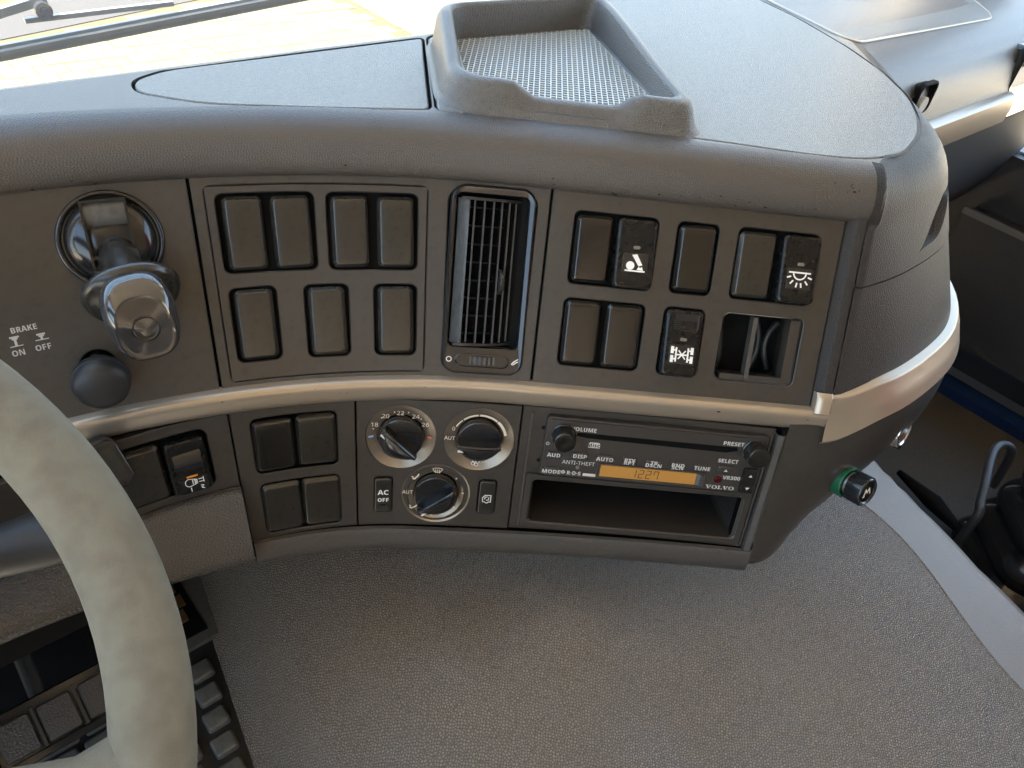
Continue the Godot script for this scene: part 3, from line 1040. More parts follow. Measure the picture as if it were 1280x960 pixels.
# ------------------------------------------------------------------ tray on the dashboard top
func tray() -> void:
	var t := thing("storage_tray", "grey grained storage tray with raised rim on top of the dashboard", "tray", Transform3D(Basis(), Vector3(0.0, -0.2255, -0.65)))
	# corners: front left, front right, back right, back left, as (x, -z)
	var outer := [Vector2(-86, 566), Vector2(118, 590), Vector2(30, 846), Vector2(-124, 716)]
	var rad := [30, 24, 26, 26]
	var n := 16
	var edge_pts := func(grow: float, yf: Callable, rs: float) -> PackedVector3Array:
		var c := PackedVector2Array(outer)
		var q := inset(c, grow)
		var o := PackedVector3Array()
		for i in 4:
			var p: Vector2 = q[i]
			var a: Vector2 = (q[(i + 3) % 4] - p).normalized()
			var b: Vector2 = (q[(i + 1) % 4] - p).normalized()
			var r: float = maxf(rad[i] + rs, 5)
			for k in 7:
				var w := k / 6.0
				var e := (p + a * r).lerp(p, w).lerp(p.lerp(p + b * r, w), w)
				o.append(Vector3(e.x, yf.call(i - 0.5 + 0.5 * w if false else float(i)), -e.y))
			var p1 := p + b * r
			var nx: Vector2 = q[(i + 1) % 4]
			var rn: float = maxf(rad[(i + 1) % 4] + rs, 5)
			var p2: Vector2 = nx - b * rn
			for k in range(1, n):
				var e := p1.lerp(p2, float(k) / n)
				o.append(Vector3(e.x, yf.call(i + float(k) / n), -e.y))
		return o
	var rim := func(k: float) -> float:   # rim height: the front wall dips between its two horns
		if k < 1.0: return lerpf(-203.0, -214.0, smoothstep(0.1, 0.27, k) * (1 - smoothstep(0.72, 0.86, k)))
		return -203.0 + 12 * smoothstep(1.0, 2.0, k) if k < 3 else lerpf(-191, -203, k - 3)
	var low := func(y: float) -> Callable: return func(_k): return y
	var off := func(d: float) -> Callable: return func(k): return rim.call(k) + d
	var m := M.new()
	m.loft([edge_pts.call(-3, low.call(-226), 2), edge_pts.call(0.0, low.call(-224.5), 0), edge_pts.call(2, low.call(-221), 0), edge_pts.call(5, off.call(-7), 0), edge_pts.call(7, off.call(-3), -2), edge_pts.call(9, off.call(-1), -3), edge_pts.call(12, off.call(0), -4), edge_pts.call(15, off.call(0.2), -6), edge_pts.call(18, off.call(-2.5), -8), edge_pts.call(21, low.call(-218.5), -9), edge_pts.call(24, low.call(-219.5), -10)])
	m.crease = 60
	wpart(t, "rim", m, A.tray)
	m = M.new()
	var fl: PackedVector3Array = edge_pts.call(23.0, low.call(-219.3), -10)
	m.cap(fl, false)
	wpart(t, "tray_floor", m, A.tray_floor)
	# ribbed anti-slip floor: bars one way and short cross webs the other
	var q := inset(PackedVector2Array(outer), 25)
	var along := (q[1] - q[0]).normalized()
	var poly := PackedVector2Array(q)
	var ribs := M.new()
	var webs := M.new()
	var back := Vector2(-0.06, 1).normalized()
	for i in 90:
		var o := q[0] + along * (i * 4.6 - 140)
		var seg := Geometry2D.intersect_polyline_with_polygon(PackedVector2Array([o - back * 20, o + back * 400]), poly)
		for s in seg:
			var a := Vector3(s[0].x, -218.6, -s[0].y); var b := Vector3(s[1].x, -218.6, -s[1].y)
			if a.distance_to(b) < 3: continue
			ribs.box(Vector3(), Vector3(0.9, 1.6, a.distance_to(b)), Transform3D(Basis.looking_at((b - a).normalized()), (a + b) / 2))
	for i in 48:
		for h in 45:
			var o := q[0] + along * (h * 9.2 - 140) + back * (i * 5.2 - 10 + (2.6 if h % 2 else 0.0))
			var o2 := o + along * 9.2
			for c in Geometry2D.intersect_polyline_with_polygon(PackedVector2Array([o, o2]), poly):
				var l: float = c[0].distance_to(c[1])
				if l > 1.0: webs.box(Vector3(), Vector3(1.1, 1.5, l), Transform3D(Basis.looking_at(Vector3(along.x, 0, -along.y)), Vector3((c[0].x + c[1].x) / 2, -218.8, -(c[0].y + c[1].y) / 2)))
	var r1 := wpart(t, "floor_ribs", ribs, A.tray_floor); r1.set_meta("kind", "stuff")
	var r2 := wpart(t, "floor_webs", webs, A.tray_floor); r2.set_meta("kind", "stuff")

# ------------------------------------------------------------------ controls
var _cov := {}
func cover_mesh(w: float, h: float) -> M:
	var key := "%.1f %.1f" % [w, h]
	if not _cov.has(key):
		_cov[key] = pad(w, h, 4.2, [[0, -6], [0, 0.4], [0.35, 1.3], [2.2, 3.5], [2.7, 3.85], [3.4, 4.0], [8, 4.1]], 6)
	return _cov[key]

func blank(parent: Node3D, f: Face, s: float, v: float, w: float, h: float, m: Material, label := "", turn := 0.0) -> MeshInstance3D:
	return part(parent, "blank_switch_cover", cover_mesh(w, h), m, parent.global_transform.affine_inverse() * f.frame(s, v, -1.0) * at(0, 0, 0, turn), label)

func rocker(parent: Node3D, f: Face, s: float, v: float, w: float, h: float, label: String) -> MeshInstance3D:
	var m := M.new()
	var l := []
	for q in [[0, -5, 0], [0, 1.5, 0.4], [0.3, 2.6, 0.8], [1.1, 3.6, 1.0], [2.6, 4.2, 1.0]]:
		var ring := rr(w - 2 * q[0], h - 2 * q[0], 4, q[1], 6)
		for i in ring.size():
			var k := clampf(0.5 - ring[i].y / h, 0, 1)
			ring[i].z += q[2] * 5.2 * k * k
		l.append(ring)
	# tilted face built as strips so that it bends smoothly
	m.loft(l)
	var rows := []
	for i in 11:
		var y := lerpf(h / 2 - 2.6, -h / 2 + 2.6, i / 10.0)
		var k := clampf(0.5 - y / h, 0, 1)
		var half := w / 2 - 2.6
		if i == 0 or i == 10: half -= 0.9
		rows.append(PackedVector3Array([Vector3(half, y, 4.2 + 5.2 * k * k), Vector3(-half, y, 4.2 + 5.2 * k * k)]))
	for i in 10: m.quad(rows[i][0], rows[i][1], rows[i + 1][1], rows[i + 1][0])
	m.crease = 50
	return part(parent, "rocker_switch", m, A.switch, parent.global_transform.affine_inverse() * f.frame(s, v, -0.5), label)

func rocker_z(y: float, h: float) -> float:
	var k := clampf(0.5 - y / h, 0, 1)
	return 4.2 + 5.2 * k * k

func icon_plate(sw: MeshInstance3D, h: float, y: float, strokes: M, w := 20.0, hh := 15.0) -> void:
	# the printed square with a fine border, laid on the slanting face
	var z := rocker_z(y, h)
	var slope := atan2(rocker_z(y - 4, h) - rocker_z(y + 4, h), 8.0)
	var x := Transform3D(Basis(Vector3.RIGHT, -slope), Vector3(0.8, y, z + 0.3) * 0.001)
	var b := M.new()
	b.loft([rr(w, hh, 1.2, -1.0, 3), rr(w, hh, 1.2, 0.0, 3), rr(w - 0.5, hh - 0.5, 1, 0.18, 3)], false, true)
	part(sw, "icon_plate", b, A.gloss, x)
	part(sw, "icon", strokes, A.white, x.translated_local(Vector3(0, 0, 0.0002)) * Transform3D(Basis.from_scale(Vector3(1.22, 1.22, 1)), Vector3()))

func indicator(sw: MeshInstance3D, h: float, y: float) -> void:
	var m := pad(5.4, 2.7, 1.3, [[0, -1], [0, 0.4], [0.4, 0.8]], 5)
	part(sw, "indicator_lamp", m, A.led, Transform3D(Basis(Vector3.RIGHT, -0.1), Vector3(0.8, y, rocker_z(y, h) + 0.1) * 0.001))

func fthing(called: String, label: String, category: String, f: Face, s: float, v: float, group := "") -> Node3D:
	return thing(called, label, category, f.frame(s, v), group)

func brake_panel() -> void:
	var t := fthing("fascia_panel", "plain dark fascia panel at the left marked BRAKE ON and OFF", "fascia panel", FU, -271, 60)
	panel(t, plate(FU, -1080, -222.2, 1.0, UH + 10, [[hole(-295.4, 33.5, 22, 22, 11, 12)]]), A.fascia)
	var inv := t.global_transform.affine_inverse()
	write(t, "BRAKE", 3.6, inv * FU.frame(-330.5, 67.5, 0.05), A.grey_print, "Droid Sans", true)
	write(t, "ON", 3.8, inv * FU.frame(-337.2, 52.6, 0.05), A.grey_print, "Droid Sans", true)
	write(t, "OFF", 3.8, inv * FU.frame(-323.2, 53.0, 0.05), A.grey_print, "Droid Sans", true)
	var g := M.new()   # a raised and a pushed-in knob over a line
	stroke(g, [[-3.6, -3.4], [3.6, -3.4]], 0.6); stroke(g, [[0, -3], [0, 1.6]], 1.5, 0.11)
	stroke(g, [[-2.4, 2.6], [2.4, 2.6]], 1.2, 0.12); stroke(g, [[-1.4, 1.4], [1.4, 1.4]], 1.0, 0.13)
	part(t, "icon", g, A.grey_print, inv * FU.frame(-337, 60.6, 0.02))
	g = M.new()
	stroke(g, [[-3.8, -2.2], [3.8, -2.2]], 0.6); stroke(g, [[-2.2, 1.5], [2.2, 1.5]], 1.2, 0.12)
	stroke(g, [[-1.3, 0.3], [1.3, 0.3]], 1.0, 0.13); stroke(g, [[0, -2], [0, 0.4]], 1.4, 0.11)
	part(t, "icon", g, A.grey_print, inv * FU.frame(-322.6, 60.4, 0.02))
	# the parking brake: a domed cup, a slot bracket and the lever
	var b := fthing("parking_brake_lever", "shiny black parking brake lever standing out of its round cup", "brake lever", FU, -270.5, 116)
	var m := M.new()
	m.lathe([[33.5, -1], [33.3, 2.0], [32.4, 3.2], [31, 3.4], [30, 2.6], [29.4, 0.6], [28.6, 0.2], [27, 2.6], [24, 5.2], [20, 7.4], [14, 9.2], [8, 10], [3, 10.2]], 56)
	m.crease = 50
	var cup := part(b, "cup", m, A.gloss)
	m = M.new()
	for k in 2: m.box(Vector3([-13.2, 13.2][k], 5, 9), Vector3(1.6, 44, 9))
	m.box(Vector3(0, 26.5, 8.6), Vector3(28, 1.6, 8)); m.box(Vector3(0, 9.5, 8.4), Vector3(25, 1.2, 5)); m.box(Vector3(0, -10, 9.6), Vector3(25, 2.6, 6))
	part(b, "slot_frame", m, A.gloss)
	m = M.new()
	m.grid(1, 8, func(u, w): return Vector3(lerpf(-12.4, 12.4, u), lerpf(10, 26, w), 9.5 + 2.4 * sin(w * PI)))
	part(b, "slot_slide", m, A.louvre_side)
	m = M.new()
	m.grid(1, 6, func(u, w): return Vector3(lerpf(-12.4, 12.4, u), lerpf(-9, 9, w), 6.5 + 1.6 * sin(w * PI)))
	part(b, "slot_shutter", m, A.fascia)
	# lever along its own axis, z outwards
	var d := Vector3(0.1, -0.56, 0.82).normalized()
	var ex := Vector3(0, 1, 0).cross(d).normalized()
	var base := Basis(ex, d.cross(ex), d).rotated(d, deg_to_rad(7))
	var x := Transform3D(base, Vector3(2, -9, 3) * 0.001)
	m = M.new()
	m.lathe([[13.5, -4], [13.5, 8], [13.2, 26], [13.6, 42]], 28, true)
	var stem := part(b, "stem", m, A.button_old, x)
	for a in [200, 330]:
		var hm := M.new(); hm.lathe([[1.6, 0], [1.5, 0.5], [0.4, 0.3]], 10)
		part(stem, "screw_hole", hm, A.dark, Transform3D(Basis(Vector3.BACK, deg_to_rad(a)) * Basis(Vector3.UP, PI / 2), Basis(Vector3.BACK, deg_to_rad(a)) * Vector3(0.0132, 0, 0.012)))
	m = M.new()
	var rings := []
	for q in [[17, 38], [26, 39.5], [29.2, 41.5], [30.4, 44], [29.6, 47], [26.5, 49.4], [20, 50.6], [17, 51]]:
		var ring := PackedVector3Array()
		for j in 44:
			var a := TAU * j / 44
			ring.append(Vector3(cos(a) * q[0], sin(a) * q[0] * 0.8, q[1] - 0.0045 * pow(cos(a) * q[0], 2)))
		rings.append(ring)
	m.loft(rings, true, true); m.crease = 60
	part(b, "collar", m, A.button_old, x)
	m = M.new()
	rings = []
	for q in [[17, 44], [19, 50], [20.2, 58], [20.6, 65], [20.0, 71], [18.4, 75.5], [15.8, 78.2], [15.0, 77.8], [13.8, 77.4], [8, 78.4], [3, 78.8]]:
		var ring := PackedVector3Array()
		for j in 44:
			var a := TAU * j / 44
			var e := 0.72
			ring.append(Vector3(signf(cos(a)) * pow(absf(cos(a)), e) * q[0] * 1.04, signf(sin(a)) * pow(absf(sin(a)), e) * q[0] * 1.12, q[1] - 0.006 * pow(sin(a) * q[0], 2) - smoothstep(47, 76, q[1]) * 0.62 * sin(a) * q[0]))
		rings.append(ring)
	m.loft(rings, false, true); m.crease = 50
	var grip := part(b, "grip", m, A.polish, x)
	m = M.new(); m.lathe([[8.6, 0], [8.2, 0.7], [7.2, 0.9], [6.4, 0.3], [2, 0.1]], 30)
	part(grip, "grip_button", m, A.gloss, Transform3D(Basis(Vector3.RIGHT, -0.54), Vector3(0, 0, 0.0782)))
	# the mushroom knob under it
	var k := fthing("push_knob", "matt black mushroom push knob below the brake lever", "push knob", FU, -295.4, 33.5)
	m = M.new()
	m.lathe([[7.5, -10], [7.5, 14], [9.5, 16]], 26, false)
	part(k, "stem", m, A.button_old, Transform3D(Basis(Vector3.RIGHT, 0.32), Vector3()))
	m = M.new()
	m.lathe([[6, 14], [14, 15.5], [17.4, 18], [18.4, 21.5], [18.3, 24], [17.9, 24.3], [17.9, 24.8], [18.1, 25.2], [17.2, 30], [15, 33], [11, 34.8], [5, 35.6]], 40)
	m.crease = 45
	part(k, "knob_head", m, A.rubber, Transform3D(Basis(Vector3.RIGHT, 0.32), Vector3()))

func left_switches() -> void:
	var t := fthing("switch_panel", "upper switch panel with seven blank covers, left of the air vent", "switch panel", FU, -141.4, 76, "dashboard switch panels")
	var wells := [[hole(-190.7, 46.8, 31.4, 55, 5), hole(-140.8, 46.2, 31, 55, 5), hole(-91.8, 45.8, 31, 55, 5)], [hole(-176.1, 113.2, 61.6, 56, 5), hole(-107, 112.6, 61.2, 56.4, 5)]]
	panel(t, plate(FU, -212.6, -70.2, 5.4, 146.6, wells, 0.0, 6.0), A.fascia)
	for q in [[-190.9, 112.9, 27.4], [-160.9, 112.7, 27.6], [-122.6, 112.2, 27.4], [-91.6, 112.2, 27.6], [-190.6, 46.8, 27.6], [-140.7, 46, 27.4], [-91.6, 45.7, 27.4]]:
		blank(t, FU, q[0], q[1], q[2], 52.2, A.button_old, "", 0.6 if q[0] > -165 else 0.0)

func vent() -> void:
	var t := fthing("air_vent", "tall black dashboard air vent with upright slats and a thumbwheel", "air vent", FU, -24.7, 77.8)
	var inv := t.global_transform.affine_inverse()
	var x := inv * FU.frame(-24.7, 77.8)
	var m := M.new()
	var o := []
	var ow := 65.5; var oh := 146.0
	# bezel: outer edge up over a rounded frame and down into the opening
	var c := Vector2(-0.4, 7.6)
	for q in [[ow, oh, 12.0, -2.0, 0.0], [ow, oh, 12.0, 1.6, 0.0], [ow - 1.4, oh - 1.4, 11.4, 3.0, 0.0], [ow - 4, oh - 4, 10, 3.9, 0.0], [ow - 6, oh - 6, 9, 3.6, 0.0]]:
		o.append(rr(q[0], q[1], q[2], q[3], 8))
	o.append(rr(56.4, 118.4, 5, 3.2, 8, c)); o.append(rr(55, 117, 4.2, 2.0, 8, c)); o.append(rr(53.5, 115.6, 3.6, -22, 8, c))
	m.loft(o, false, true); m.crease = 40
	part(t, "bezel", m, A.gloss, x)
	# louvre barrel, turned to the right
	var barrel := Transform3D(Basis(Vector3.UP, deg_to_rad(14)), Vector3(-0.4, 7.0, -3.0) * 0.001)
	m = M.new()
	m.grid(6, 20, func(a, b):
		var y := lerpf(-55.5, 55.5, b)
		return Vector3(lerpf(-26.5, -20.6, a), y, lerpf(-2, 8.6, sin(a * 1.35)) - 2.2 * pow(absf(b * 2 - 1), 3)))
	m.box(Vector3(-20.6, 0, 1.0), Vector3(1.2, 110, 12))
	part(t, "side_cheek", m, A.louvre_side, x * barrel)
	for i in 6:
		m = M.new()
		var sx := -13.6 + i * 7.0
		var b := Basis(Vector3.UP, deg_to_rad(-16))
		m.box(Vector3(), Vector3(1.3, 108.5, 14), Transform3D(b, Vector3(sx, 0, 1.5 - 0.02 * sx * sx)))
		part(t, "slat", m, A.louvre, x * barrel)
	for k in 2:
		m = M.new()
		var yy: float = [-55.6, 55.6][k]
		m.grid(8, 1, func(a, b): return Vector3(lerpf(-26, 24, a), yy + (b - 0.5) * 2.0, 8.5 - 10 * pow(a - 0.35, 2) * 2.2))
		m.grid(8, 1, func(a, b): return Vector3(lerpf(-26, 24, a), yy - signf(yy) * 1.0, lerpf(-12, 8.5 - 10 * pow(a - 0.35, 2) * 2.2, b)))
		part(t, "barrel_end", m, A.louvre, x * barrel)
	for i in 8:
		m = M.new(); m.box(Vector3(2, -49 + i * 14.0, -12), Vector3(46, 1.1, 12))
		part(t, "cross_fin", m, A.louvre, x * barrel)
	m = M.new(); m.lathe([[9, -1.6], [9.4, -1], [9.4, 1], [9, 1.6]], 26, true, true)
	var tab := part(t, "vane_wheel", m, A.louvre, x * barrel * Transform3D(Basis(Vector3.UP, PI / 2), Vector3(0.0085, -0.006, 0.004)))
	for i in 26:
		var rb := M.new(); rb.box(Vector3(9.4, 0, 0), Vector3(0.9, 0.9, 3.2))
		if i % 2 == 0: part(tab, "ridge", rb, A.louvre, Transform3D(Basis(Vector3.BACK, TAU * i / 26), Vector3()))
	# thumbwheel below
	m = M.new()
	m.loft([rr(43, 11, 5.2, 3.75, 8, Vector2(0, -61.6)), rr(41, 9.2, 4.5, 4.3, 8, Vector2(0, -61.6)), rr(40, 8.4, 4.2, 0, 8, Vector2(0, -61.6))], false, true)
	part(t, "wheel_slot", m, A.gloss, x)
	m = M.new()
	m.grid(18, 4, func(a, b):
		var g := lerpf(-1.1, 1.1, a)
		return Vector3(sin(g) * 21, lerpf(-3.4, 3.4, b), cos(g) * 21 - 15.6 - 0.9 * pow(b * 2 - 1, 4)))
	var wh := part(t, "thumbwheel", m, A.rubber, x * at(0, -61.6))
	for i in 10:
		var g := lerpf(-0.82, 0.82, i / 9.0)
		var rb := M.new(); rb.box(Vector3(sin(g) * 21, 0, cos(g) * 21 - 15.5), Vector3(1.5, 6.2, 1.4))
		part(wh, "ridge", rb, A.louvre_side)
	m = M.new(); stroke(m, arc(0, 0, 1.9, 0, 360, 14), 0.6, 0.1)
	part(t, "icon", m, A.white, x * at(-26.2, -61.6, 3.72))
	m = M.new()
	stroke(m, [[-2.4, -2.2], [-0.8, -0.2], [0.4, 0.6], [2.4, 2]], 0.8); stroke(m, [[-1.2, -2.6], [0.6, -1.0], [2.6, 0]], 0.7, 0.1)
	part(t, "icon", m, A.white, x * at(26.0, -60.8, 3.72))

func right_switches() -> void:
	var t := fthing("switch_panel", "upper right switch panel with three marked rockers and one empty double opening", "switch panel", FU, 133, 78, "dashboard switch panels")
	var wells := [[hole(68.2, 44.9, 65.4, 54, 5), hole(133.1, 44.9, 33.2, 55, 5), hole(198.2, 44.9, 66.4, 55.6, 5, 3)], [hole(69, 111.3, 66, 56, 5), hole(134, 111.6, 33.4, 55.6, 5), hole(199.2, 112, 66, 56, 5)]]
	wells[0][2].floor = false
	panel(t, plate(FU, 17.4, 249.6, 1.0, UH + 10, wells), A.fascia)
	var inv := t.global_transform.affine_inverse()
	for q in [[52.4, 111, 29.2, 0], [133.8, 111.8, 29.6, 0], [182.4, 111.6, 30.6, 1], [51.4, 45, 29.2, 0], [84.4, 45, 29.4, 0]]:
		blank(t, FU, q[0], q[1], q[2], 51.6, A.button_old if q[3] else A.button, "worn grey blank cover beside the lamp switch" if q[3] else "", 0.5)
	# tipper / dump rocker
	var sw := rocker(t, FU, 85.4, 111.0, 31.4, 53.6, "rocker switch with a weight sliding down a ramp symbol")
	indicator(sw, 53.6, 5.0)
	var g := M.new()
	stroke(g, [[-6.2, -5.2], [6.2, -5.2]], 0.9, 0.1)
	var disc := PackedVector2Array()
	for q in arc(-3.2, -2.0, 2.7, 0, 360, 18): disc.append(Vector2(q[0], q[1]))
	disc.remove_at(18)
	flat_poly(g, disc, 0.12, 0.1)
	flat_poly(g, PackedVector2Array([Vector2(-2.6, 4.8), Vector2(0.6, 5.4), Vector2(4.6, -1.2), Vector2(2.2, -2.0)]), 0.14, 0.1)
	flat_poly(g, PackedVector2Array([Vector2(1.2, -4.4), Vector2(5.4, -4.6), Vector2(4.4, -2.2), Vector2(3.2, -3.2), Vector2(2.4, -2.2)]), 0.16, 0.1)
	icon_plate(sw, 53.6, -6.6, g)
	# work lamp rocker
	sw = rocker(t, FU, 217.2, 111.6, 31.0, 53.6, "rocker switch with a shining roof lamp symbol")
	indicator(sw, 53.6, 4.6)
	g = M.new()
	stroke(g, [[-7, 4.2], [7, 4.2]], 1.0)
	stroke(g, arc(0, 4.0, 4.2, 180, 360, 12), 0.9, 0.11)
	for a in [198, 228, 258, 282, 312, 342]:
		stroke(g, [[cos(deg_to_rad(a)) * 6.2, 3.4 + sin(deg_to_rad(a)) * 6.2], [cos(deg_to_rad(a)) * 8.4, 3.4 + sin(deg_to_rad(a)) * 8.6]], 1.0, 0.13)
	icon_plate(sw, 53.6, -7.0, g, 20.5, 17)
	# differential lock rocker with its locking catch
	sw = rocker(t, FU, 132.9, 44.8, 30.6, 53.2, "rocker switch with a crossed axle symbol and a sliding catch")
	indicator(sw, 53.2, 3.2)
	g = M.new()
	for s in [-1, 1]:
		stroke(g, [[6.6 * s, 4.6], [6.6 * s, 1.2]], 2.0); stroke(g, [[6.6 * s, -1.2], [6.6 * s, -4.6]], 2.0)
		stroke(g, [[4.0 * s, 4.4], [4.0 * s, -4.4]], 1.1, 0.11)
		stroke(g, [[4.0 * s, 2.9], [6.6 * s, 2.9]], 1.0, 0.13); stroke(g, [[4.0 * s, -2.9], [6.6 * s, -2.9]], 1.0, 0.13)
		stroke(g, [[-2.2, 2.6 * s], [2.2, -2.6 * s]], 0.8, 0.14 + 0.01 * s)
	stroke(g, [[-4, 0], [4, 0]], 0.9, 0.12)
	icon_plate(sw, 53.2, -9.0, g, 21, 16)
	var m := M.new()
	m.loft([rr(20, 14.4, 1.4, 4.6, 3, Vector2(1.2, 17)), rr(19.4, 13.8, 1.2, 5.4, 3, Vector2(1.2, 17)), rr(18.4, 12.8, 1, 5.2, 3, Vector2(1.2, 17))], false, true)
	var catch_ := part(sw, "catch", m, A.gloss)
	for i in 5:
		var rb := M.new(); rb.box(Vector3(1.2, 11.6 + i * 1.5, 5.5), Vector3(17.6, 0.7, 0.7))
		part(sw, "catch_rib", rb, A.switch)
	# the empty double opening: box walls, a divider and a loose loom inside
	var x := inv * FU.frame(198.2, 44.9)
	m = M.new()
	m.loft([rr(65, 54.6, 5, -1.5, 6), rr(64, 53.6, 5, -2.4, 6), rr(62, 52, 5, -40, 6)].map(func(r): r.reverse(); return r))
	for i in range(0, m.p.size(), 3):
		var q := m.p[i]; m.p[i] = m.p[i + 1]; m.p[i + 1] = q
	m.box(Vector3(27.5, 0, -8), Vector3(8, 52, 12)); m.box(Vector3(0, -24.6, -7), Vector3(56, 4.6, 10))
	part(t, "switch_well", m, A.fascia, x)
	m = M.new(); m.box(Vector3(-6.3, 0, -6), Vector3(2.4, 51, 10)); m.box(Vector3(-6.3, 0, -1.4), Vector3(3.6, 51, 1.6))
	part(t, "divider", m, A.edge, x)
	m = M.new(); m.box(Vector3(0, 0, -41), Vector3(66, 56, 2))
	part(t, "well_back", m, A.dark, x)
	for q in [[[-30, 24, -30], [-20, 4, -26], [-22, -24, -32]], [[6, 22, -32], [14, 0, -24], [4, -24, -30]], [[24, 20, -28], [8, 6, -26], [22, -20, -30]]]:
		m = M.new()
		var path := []
		for i in 9:
			var w := i / 8.0
			var a := Vector3(q[0][0], q[0][1], q[0][2]); var b := Vector3(q[1][0], q[1][1], q[1][2]); var c := Vector3(q[2][0], q[2][1], q[2][2])
			path.append(a.lerp(b, w).lerp(b.lerp(c, w), w))
		m.tube(path, 2.6, 8)
		part(t, "cable", m, A.rubber, x)

func lower_left() -> void:
	var t := fthing("switch_panel", "lower far left switch panel by the wheel with a dimmer thumbwheel", "switch panel", FL, -186, -30, "dashboard switch panels")
	panel(t, plate(FL, -1000, -141.6, -62, 3, [[hole(-192, -31, 66, 50, 6, 6)]], -1.0), A.fascia)
	var inv := t.global_transform.affine_inverse()
	blank(t, FL, -208.6, -31.5, 31, 46, A.button_old, "scuffed blank cover next to the wheel rim")
	var f := FL.frame(-176.4, -32.0, -0.5)
	var m := pad(29, 46, 4, [[0, -5], [0, 3], [0.4, 4.4], [1.4, 5.4], [2.6, 5.8]], 6)
	var sw := part(t, "dimmer_switch", m, A.switch, inv * f, "thumbwheel switch with an orange line over a headlamp symbol")
	m = M.new()
	m.grid(14, 1, func(a, b):
		var g := lerpf(-0.2, 1.9, a)
		return Vector3(lerpf(9.8, -9.8, b), 9 + cos(g) * 11 - 6, 4.6 + sin(g) * 5.2))
	part(sw, "wheel_hood", m, A.gloss)
	for i in 8:
		var rb := M.new(); rb.box(Vector3(0.4, 4.2 - i * 1.45, 6.0 + 0.12 * (4 - absf(i - 4))), Vector3(19, 0.7, 1.0))
		part(sw, "wheel_rib", rb, A.button_old)
	m = M.new(); m.box(Vector3(0.6, -7.6, 6.3), Vector3(8.0, 1.3, 0.5))
	part(sw, "pointer_line", m, A.orange)
	m = M.new()
	m.loft([rr(21, 12.5, 1, 5.6, 3, Vector2(0.6, -15.4)), rr(21, 12.5, 1, 6.3, 3, Vector2(0.6, -15.4)), rr(20.4, 11.9, 1, 6.5, 3, Vector2(0.6, -15.4))], false, true)
	part(sw, "icon_plate", m, A.gloss)
	m = M.new()
	stroke(m, arc(-1.8, -12.6, 3.4, 100, 260, 10), 0.5, 6.7); stroke(m, [[-2, -9.4], [2.4, -10.6], [2.4, -14.6], [-2, -15.8]], 0.5, 6.72)
	for i in 3: stroke(m, [[0.2 + i * 1.5, -10.8], [0.2 + i * 1.5, -14.4]], 0.6, 6.74)
	stroke(m, [[4.6, -11.2], [8, -11.2]], 0.5, 6.7); stroke(m, [[4.6, -13.6], [8, -13.6]], 0.5, 6.7); stroke(m, [[8, -10], [8, -14.6]], 0.5, 6.71)
	stroke(m, [[-1.8, -17.2], [-1.8, -20.4]], 0.6, 6.7); stroke(m, [[5.4, -17], [7.2, -17.4], [5.6, -19], [7.4, -20.2]], 0.6, 6.7)
	part(sw, "icon", m, A.white)
	# light switch paddle half hidden behind the wheel rim
	var p := fthing("light_switch", "glossy black rocker paddle sticking out beside the wheel rim", "switch", FL, -232, -10)
	m = M.new()
	var rings := []
	for q in [[14, 34, -4], [15, 36, 8], [17, 38, 14], [18, 38, 19], [17, 36, 22], [13.5, 31, 23.2]]:
		rings.append(rr(q[0], q[1], 6, q[2], 6, Vector2(0, 0)))
	m.loft(rings, false, true); m.crease = 45
	var pd := part(p, "paddle", m, A.gloss, Transform3D(Basis(Vector3.BACK, 0.18) * Basis(Vector3.RIGHT, -0.15), Vector3(0.006, 0.004, 0)))
	m = M.new(); m.grid(4, 10, func(a, b): return Vector3(lerpf(-4.5, 5, a), lerpf(-12, 14, b), 23.4 + 0.8 * sin(b * PI)))
	part(pd, "finger_rest", m, A.button_old)

func lower_switches() -> void:
	var t := fthing("switch_panel", "lower switch panel with four blank covers, left of the climate dials", "switch panel", FL, -93, -60, "dashboard switch panels")
	panel(t, plate(FL, -140.4, -46.2, -117.5, 3, [[hole(-93.2, -89.4, 66, 48, 5)], [hole(-93.8, -31.2, 66, 49.5, 5)]]), A.fascia)
	for q in [[-110.6, -31.2, "darker blank cover, upper left of four"], [-77.2, -30.8, ""], [-109.8, -89.4, ""], [-76.4, -89.2, ""]]:
		blank(t, FL, q[0], q[1], 31, 45.6, A.button if q[2] else A.button_old, q[2])

